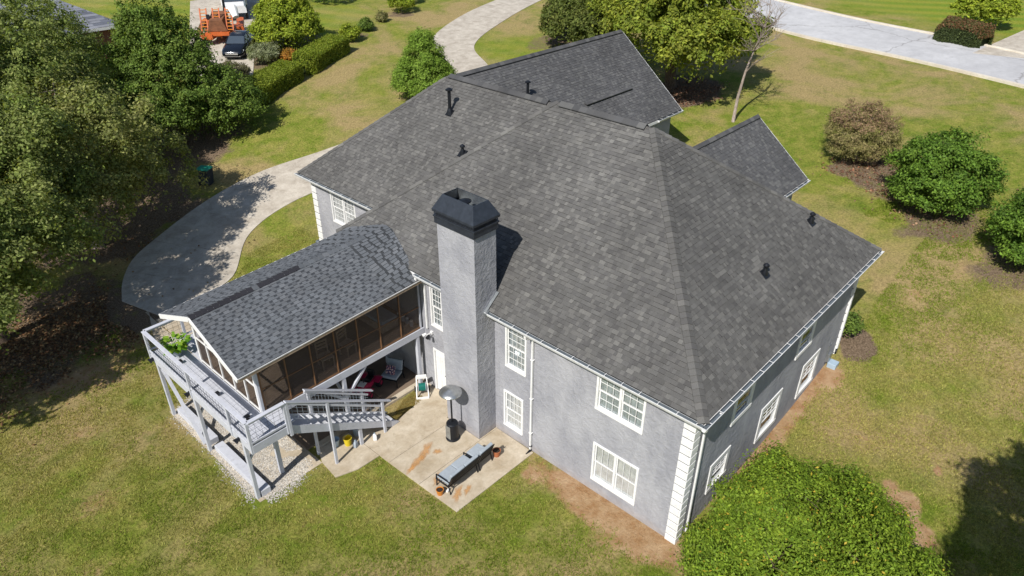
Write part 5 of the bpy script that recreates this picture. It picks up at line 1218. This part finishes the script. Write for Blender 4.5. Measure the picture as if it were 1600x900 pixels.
bucket('flower_pot',(-3.72,6.98,PZ),.13,.22,'orange','small bright orange pot of dark soil at the lawn end of the sofa','flower pot',soil=True)
e=empty('jug',(-3.52,6.86,PZ),'tiny white bottle lying against the orange pot','bottle'); m=MB(); m.tube([(0,0,.04),(.14,.03,.04),(.17,.035,.04),(.2,.04,.04)],[.045,.045,.02,.02],10); m.build('body',MT['white'],e)
bucket('flower_pot',(-1.08,6.82,PZ),.15,.26,'terra','rusty terracotta pot behind the house end chair','flower pot',soil=True)
bucket('bucket',(-4.42,11.25,PZ),.16,.34,'yellow','yellow bucket under the staircase','bucket',handle=True)
bucket('bucket',(-4.75,11.55,PZ),.15,.30,'blueish','pale blue bucket in the shade behind the yellow bucket','bucket',handle=True)
bucket('bin',(-3.85,11.45,PZ),.17,.36,'cushion','grey tub under the staircase behind the white jug','tub')
def jug(loc,label,rz=0,mat='white'):
    e=empty('jug',loc,label,'jug',None,rz); m=MB(); m.box((-.09,-.07,0),(.09,.07,.2)); m.rings([[(-.09,-.07,.2),(.09,-.07,.2),(.09,.07,.2),(-.09,.07,.2)],[(-.03,-.03,.28),(.03,-.03,.28),(.03,.03,.28),(-.03,.03,.28)]]); m.build('body',MT[mat],e,bevel=.02)
    m=MB(); m.tube([(.0,0,.27),(0,0,.32)],.025,8); m.build('cap',MT['blueish'],e); m=MB(); m.tube([(.03,0,.27),(.10,0,.24),(.09,0,.16)],.014,6); m.build('handle',MT[mat],e)
jug((-4.3,10.95,PZ),'pale plastic jug standing beside the yellow bucket',.4,'cushionl'); jug((-3.58,10.72,PZ),'white plastic jug in the sun by the foot of the stair post',1.0)
# hose reel
e=empty('hose_reel',(-.62,11.42,PZ),'white framed hose reel cart with a teal hose beside the back door','hose reel',None,rad(-38))
for sx in (-1,1): m=MB(); m.bar((sx*.24,-.32,0),(sx*.2,.12,.82),.04,.03); m.bar((sx*.24,-.32,.02),(sx*.24,.24,.03),.04,.04); m.build('side_frame',MT['white'],e)
m=MB(); m.box((-.25,-.36,0),(.25,-.28,.06)); m.build('foot_bar',MT['white'],e); m=MB(); m.box((-.21,.06,.70),(.21,.16,.86)); m.build('handle',MT['white'],e,bevel=.02)
for sx in (-1,1): m=MB(); m.tube([(sx*.14,-.04,.38),(sx*.165,-.04,.38)],.2,20); m.build('reel_disc',MT['cushionl'],e)
m=MB()
for k in range(7): x=-.12+k*.04; m.tube([(x,-.04+.15*cos(t),.38+.15*sin(t)) for t in np.linspace(0,2*pi,17)],.02,6,cap=False)
m.build('hose',MT['teal'],e)
for sx in (-1,1): m=MB(); m.tube([(sx*.27,.2,.12),(sx*.31,.2,.12)],.12,16); m.build('wheel',MT['rubber'],e)
# ride-on toy
def ride_on():
    e=empty('toy_quad',(-2.05,13.15,.1),'pink and white ride-on toy buggy with chunky black wheels parked under the porch','toy vehicle',None,rad(205))
    m=MB(); m.rings([[(-.55,-.16,.3),(-.55,.16,.3),(-.5,.14,.42),(-.5,-.14,.42)],[(-.1,-.22,.26),(-.1,.22,.26),(-.1,.2,.42),(-.1,-.2,.42)],[(.35,-.22,.26),(.35,.22,.26),(.3,.18,.56),(.3,-.18,.56)],[(.68,-.13,.28),(.68,.13,.28),(.66,.1,.42),(.66,-.1,.42)]]); m.build('body',MT['pink'],e,bevel=.03)
    for x in (.45,-.42):
        for y in (-.33,.33):
            m=MB(); m.tube([(x,y-.1,.2),(x,y-.08,.2),(x,y+.08,.2),(x,y+.1,.2)],[.15,.2,.2,.15],18); w=m.build('wheel',MT['rubber'],e); m=MB(); m.tube([(x,y-.108,.2),(x,y+.108,.2)],.09,12); m.build('hub',MT['pink'],w)
            m=MB(); m.rings([[(x-.24,y-.12,.36),(x-.24,y+.12,.36),(x-.2,y+.12,.40),(x-.2,y-.12,.40)],[(x,y-.13,.44),(x,y+.13,.44),(x,y+.13,.48),(x,y-.13,.48)],[(x+.24,y-.12,.36),(x+.24,y+.12,.36),(x+.2,y+.12,.40),(x+.2,y-.12,.40)]]); m.build('fender',MT['pink'],e)
    m=MB(); m.box((-.38,-.15,.43),(.05,.15,.52)); m.box((-.45,-.15,.5),(-.36,.15,.78)); m.build('seat',MT['black'],e,bevel=.03)
    m=MB(); m.tube([(.3,0,.5),(.18,0,.74)],.02,8); m.tube([(.18,-.2,.75),(.18,.2,.75)],.018,8); m.build('handlebar',MT['black'],e)
    m=MB(); m.box((.2,-.14,.57),(.5,.14,.6)); m.build('hood_panel',MT['white'],e,bevel=.01)
    for y in (-.09,.09): m=MB(); m.tube([(.66,y,.38),(.70,y,.38)],.04,10); m.build('headlight',MT['lampglass'],e)
ride_on()
# wooden chairs and a small table inside the porch
def dining(x,y,rz,label):
    e=empty('wooden_chair',(x,y,FL),label,'chair','chairs inside the porch',rz)
    for sx in (-1,1):
        m=MB(); m.bar((sx*.21,.2,0),(sx*.21,.2,.45),.04,.04); m.build('leg',MT['woodfade'],e); m=MB(); m.bar((sx*.21,-.2,0),(sx*.21,-.26,1.0),.04,.04); m.build('leg',MT['woodfade'],e)
    m=MB(); m.box((-.24,-.22,.43),(.24,.24,.47)); m.build('seat',MT['woodfade'],e)
    for z in (.62,.76,.9): m=MB(); m.box((-.21,-.27,z),(.21,-.245,z+.08)); m.build('back_slat',MT['woodfade'],e)
    return e
dining(-3.05,12.55,rad(190),'wooden slat back chair inside the porch, nearer the house'); dining(-4.05,12.5,rad(172),'wooden slat back chair inside the porch, nearer the stairs')
e=empty('side_table',(-3.5,13.5,FL),'low round dark table inside the porch behind the wooden chairs','table'); m=MB(); m.lathe((0,0,.42),[(.02,0),(.5,0),(.52,.02),(.5,.04),(.02,.04)],24); m.build('tabletop',MT['under'],e); m=MB(); m.lathe((0,0,.002),[(.25,0),(.05,.05),(.05,.42)],12); m.build('pedestal',MT['black'],e)
e=empty('daybed',(-1.0,13.6,FL),'pale cushioned bench against the house wall inside the porch','bench'); m=MB(); m.box((-.4,-1.0,.001),(.4,1.0,.34)); m.build('frame',MT['woodfade'],e); m=MB(); m.box((-.38,-.98,.342),(.38,.98,.48)); m.build('cushion',MT['cushion'],e,bevel=.03)
for k,y in enumerate((12.2,12.45,12.7,12.95)):
    pos=['first from the screen','second from the screen','third from the screen','farthest from the screen'][k]
    e=empty('jar',(-.28,y,FL),'pale lidded jar on the porch floor by the house wall, '+pos,'jar','row of pale jars by the house wall'); m=MB(); m.lathe((0,0,.001),[(.07,0),(.08,.05),(.08,.2),(.06,.22)],12); m.build('body',MT['cushionl'],e); m=MB(); m.lathe((0,0,.222),[(.062,0),(.062,.04),(.01,.05)],12); m.build('lid',MT['white'],e)

# ------------------------------------------------------------------ vehicles and neighbours
def gz_(x,y): return float(hgt(x,y))
def wheel(par,x,y,r=.33,w=.22):
    m=MB(); m.tube([(x,y-w/2,r),(x,y-w/2+.03,r),(x,y+w/2-.03,r),(x,y+w/2,r)],[r*.9,r,r,r*.9],24); o=m.build('wheel',MT['rubber'],par); m=MB(); m.tube([(x,y-w/2-.008,r),(x,y+w/2+.008,r)],r*.62,16); m.build('rim',MT['chrome'],o)
def sedan():
    e=empty('parked_car',(15.0,51.7,gz_(15.0,51.7)+.04),'dark blue sedan parked beside the pale spiky bush','car',None,rad(180+33)); e.rotation_euler=(0,rad(5),rad(224))
    xs=[2.32,2.25,1.95,1.5,.85,.1,-.6,-1.25,-1.85,-2.2,-2.3]; ww=[.55,.78,.88,.91,.92,.92,.92,.91,.88,.80,.7]; zb=[.42,.30,.24,.22,.22,.22,.22,.22,.25,.32,.42]; zt=[.56,.68,.78,.86,.93,.95,.96,.98,1.0,.96,.78]
    R=[]
    for x,w,b,t in zip(xs,ww,zb,zt): R.append([(x,-w*.9,b),(x,-w,b+.12),(x,-w*1.0,t-.22),(x,-w*.93,t-.04),(x,-w*.7,t),(x,0,t+.025),(x,w*.7,t),(x,w*.93,t-.04),(x,w*1.0,t-.22),(x,w,b+.12),(x,w*.9,b)])
    m=MB(); m.rings(R); b=m.build('body',MT['carpaint'],e,smooth=True)
    gx=[.95,.35,-.35,-1.1,-1.75]; gt=[.95,1.36,1.44,1.38,1.02]; gw=[.80,.66,.64,.62,.74]
    R=[[(x,-.82,.93),(x,-w,t-.03),(x,-w*.85,t),(x,w*.85,t),(x,w,t-.03),(x,.82,.93)] for x,t,w in zip(gx,gt,gw)]
    m=MB(); m.rings(R); m.build('glasshouse',MT['carglass'],e,smooth=False)
    m=MB(); m.rings([[(x,-w*.93,t-.012),(x,-w*.8,t+.014),(x,w*.8,t+.014),(x,w*.93,t-.012)] for x,t,w in zip((.33,.0,-.35,-.8,-1.1),(1.365,1.41,1.445,1.43,1.385),(.66,.66,.65,.64,.62))]); m.build('roof',MT['carpaint'],e)
    for s in (-1,1):
        m=MB(); m.bar((.97,s*.79,.95),(.35,s*.655,1.36),.05,.05); m.bar((-1.08,s*.62,1.38),(-1.75,s*.74,1.0),.06,.05); m.bar((-.35,s*.65,1.43),(-.38,s*.83,.95),.06,.03); m.build('pillar',MT['carpaint'],e)
        m=MB(); m.rings([[(2.2,s*.50,.60),(2.08,s*.78,.62),(1.8,s*.87,.74),(1.9,s*.6,.79)],[(2.25,s*.50,.55),(2.14,s*.80,.56),(1.82,s*.90,.68),(1.95,s*.62,.74)]]); m.build('headlight',MT['lampglass'],e)
        m=MB(); m.box((.72,s*.93,.9),(.88,s*1.05,1.02)); m.build('wing_mirror',MT['carpaint'],e,bevel=.02)
        for x in (1.42,-1.38): wheel(e,x,s*.84)
    m=MB(); m.box((2.26,-.5,.46),(2.335,.5,.60)); m.build('grille',MT['chrome'],e,bevel=.01); m=MB(); m.box((2.22,-.65,.30),(2.30,.65,.38)); m.build('bumper_trim',MT['chrome'],e)
sedan()
def truck():
    x,y=20.6,62.2; e=empty('box_truck',(x,y,gz_(x,y)),'white topped utility truck behind the orange machine at the top edge','truck',None,rad(242))
    m=MB(); m.box((-4.6,-1.15,.9),(.9,1.15,2.35)); m.rings([[(-4.6,-1.15,2.352),(-4.6,1.15,2.352),(-4.6,.9,2.5),(-4.6,-.9,2.5)],[(.9,-1.15,2.352),(.9,1.15,2.352),(.9,.9,2.5),(.9,-.9,2.5)]]); m.build('cargo_box',MT['white'],e,bevel=.04)
    R=[[(a,-1.0,.6),(a,-1.0,t-.25),(a,-.85,t),(a,.85,t),(a,1.0,t-.25),(a,1.0,.6)] for a,t in ((.95,2.1),(1.7,2.1),(2.35,1.45),(3.2,1.25))]
    m=MB(); m.rings(R); m.build('cab',MT['gutter'],e); m=MB(); m.face((1.75,-.82,2.06),(1.75,.82,2.06),(2.37,.86,1.5),(2.37,-.86,1.5)); m.build('windscreen',MT['carglass'],e)
    m=MB(); m.box((-4.6,-.5,.5),(3.0,.5,.9)); m.build('chassis',MT['black'],e); m=MB(); m.box((-4.68,-1.1,.95),(-4.61,1.1,1.35)); m.build('rear_panel',MT['carglass'],e)
    m=MB(); m.box((.97,-.5,2.12),(1.3,.5,2.2)); m.build('beacon',MT['orange'],e)
    for a in (2.4,-2.6,-3.5):
        for s in (-1,1): wheel(e,a,s*.95,.45,.25)
truck()
def machine():
    x,y=15.7,55.8; e=empty('orange_machine',(x,y,gz_(x,y)),'orange wood chipper machine with ladder like guards behind the parked car','machine',None,rad(230)); e.scale=(1.3,1.3,1.2)
    m=MB(); m.box((-1.4,-.75,.55),(1.4,.75,.75)); m.build('chassis',MT['machine'],e)
    m=MB(); m.rings([[(-.3,-.6,.76),(-.3,.6,.76),(-.3,.5,1.9),(-.3,-.5,1.9)],[(1.1,-.65,.76),(1.1,.65,.76),(1.1,.4,1.55),(1.1,-.4,1.55)]]); m.build('hopper',MT['brown'],e,bevel=.03)
    for yy in (-1.0,-.2,.6):
        for s in (0,1): m=MB(); m.bar((1.15+.05*s,yy+s*.4,.35),(.55,yy+s*.4,2.25),.07,.07); m.build('ladder_rail',MT['machine'],e)
        for k in range(9): f=(k+.5)/9; m=MB(); m.bar((1.15-.6*f,yy,.35+1.9*f),(1.15-.6*f,yy+.4,.35+1.9*f),.05,.05); m.build('rung',MT['orange'],e)
    m=MB(); m.bar((-1.2,-1.4,.9),(1.3,-1.2,.6),.3,.25); m.build('conveyor',MT['brown'],e); m=MB(); m.box((-2.0,-1.5,.5),(-1.2,-.6,1.1)); m.build('engine_cover',MT['machine'],e,bevel=.04)
    m=MB(); m.bar((-1.9,.9,.95),(.4,1.3,.75),.45,.35); m.build('boom',MT['machine'],e); m=MB(); m.bar((-.9,-.9,1.3),(.9,-.5,1.75),.2,.3); m.build('boom',MT['black'],e)
    m=MB(); m.tube([(-.9,.2,1.1),(-1.0,.2,2.6),(-.5,.1,3.0)],[.09,.08,.06],8); m.build('discharge_pipe',MT['black'],e)
    m=MB(); m.tube([(-.2,.7,2.0),(.6,1.1,2.2),(1.0,1.3,1.7)],[.25,.3,.2],10); m.build('tank',MT['white'],e)
    for yy in (-.95,.95): wheel(e,0,yy,.38,.24)
    m=MB(); m.box((.9,-1.0,.3),(1.5,-.3,.65)); m.build('bumper_box',MT['machine'],e)
machine()
e=empty('wheelie_bin',(2.6,34.9,gz_(2.6,34.9)),'dark wheelie bin with a green lid standing in the shade under the trees','bin',None,rad(30))
m=MB(); m.rings([[(-.24,-.28,0),(.24,-.28,0),(.24,.28,0),(-.24,.28,0)],[(-.33,-.38,1.0),(.33,-.38,1.0),(.33,.38,1.0),(-.33,.38,1.0)]]); m.build('body',MT['dark'],e); m=MB(); m.rings([[(-.36,-.42,1.0),(.36,-.42,1.0),(.36,.42,1.0),(-.36,.42,1.0)],[(-.36,-.42,1.05),(.36,-.42,1.05),(.36,.42,1.05),(-.36,.42,1.05)],[(-.28,-.3,1.10),(.28,-.3,1.10),(.28,.3,1.10),(-.28,.3,1.10)]]); m.build('lid',MT['green'],e)
for s in (-1,1): m=MB(); m.tube([(s*.3,.3,.12),(s*.36,.3,.12)],.12,12); m.build('wheel',MT['rubber'],e)
# the neighbours' paved yard where the car stands
rows=[[Vector((8.8+a*.93+(3.2+.31*a)*k/6,48.5+a*1.8+(-3.5+.12*a)*k/6,0)) for k in range(7)] for a in range(13)]
tag(slab_from_rows(rows,.05).build('parking_pad',MT['drive']),kind='structure')
# neighbour's house
nh=empty('neighbour_house',(2.5,66,3.6),'neighbouring house with a slate grey roof behind the trees at the top left','house'); NO=Vector((2.5,66,3.6))
def nk(o): o.matrix_parent_inverse=Matrix.Translation(-NO); return o
m=MB(); m.box((-9,58.6,2),(8.0,75,6.6)); nk(m.build('wall',MT['brick'],nh)); m=MB(); m.box((-1.5,54,1.6),(4.0,58.6,6.1)); nk(m.build('wall',MT['brick'],nh))
for A,B,T in ((((-9.6,58,6.6)),((8.6,58,6.6)),[(1,66.8,11),(-2,66.8,11)]),((8.6,58,6.6),(8.6,75.6,6.6),[(1,66.8,11)]),((-9.6,75.6,6.6),(-9.6,58,6.6),[(-2,66.8,11)]),((8.6,75.6,6.6),(-9.6,75.6,6.6),[(-2,66.8,11),(1,66.8,11)]),
    ((4.5,53.5,6.1),(4.5,61,6.1),[(1.2,61,8.4),(1.2,53.5,8.4)]),((-2.1,61,6.1),(-2.1,53.5,6.1),[(1.2,53.5,8.4),(1.2,61,8.4)])):
    o=plane3(A,B,T,'nb',parent=None,e=.3,wr=(.5,.7,.9)); o.parent=nh; o.matrix_parent_inverse=Matrix.Translation(-NO)
for A,B in (((-9.6,58,6.6),(8.6,58,6.6)),((8.6,58,6.6),(8.6,75.6,6.6)),((4.5,53.5,6.1),(4.5,58,6.1)),((-2.1,53.45,6.1),(1.2,53.45,8.4)),((4.5,53.45,6.1),(1.2,53.45,8.4))):
    m=MB(); m.bar(Vector(A)-Vector((0,0,.12)),Vector(B)-Vector((0,0,.12)),.05,.22); nk(m.build('fascia',MT['white'],nh))
for x in (-.3,1.8):
    m=MB(); m.box((x,53.94,3.4),(x+.9,54.02,4.9)); o=nk(m.build('window',MT['white'],nh)); m=MB(); m.box((x+.08,53.92,3.5),(x+.82,53.945,4.8)); q=m.build('pane',MT['carglass'],o)
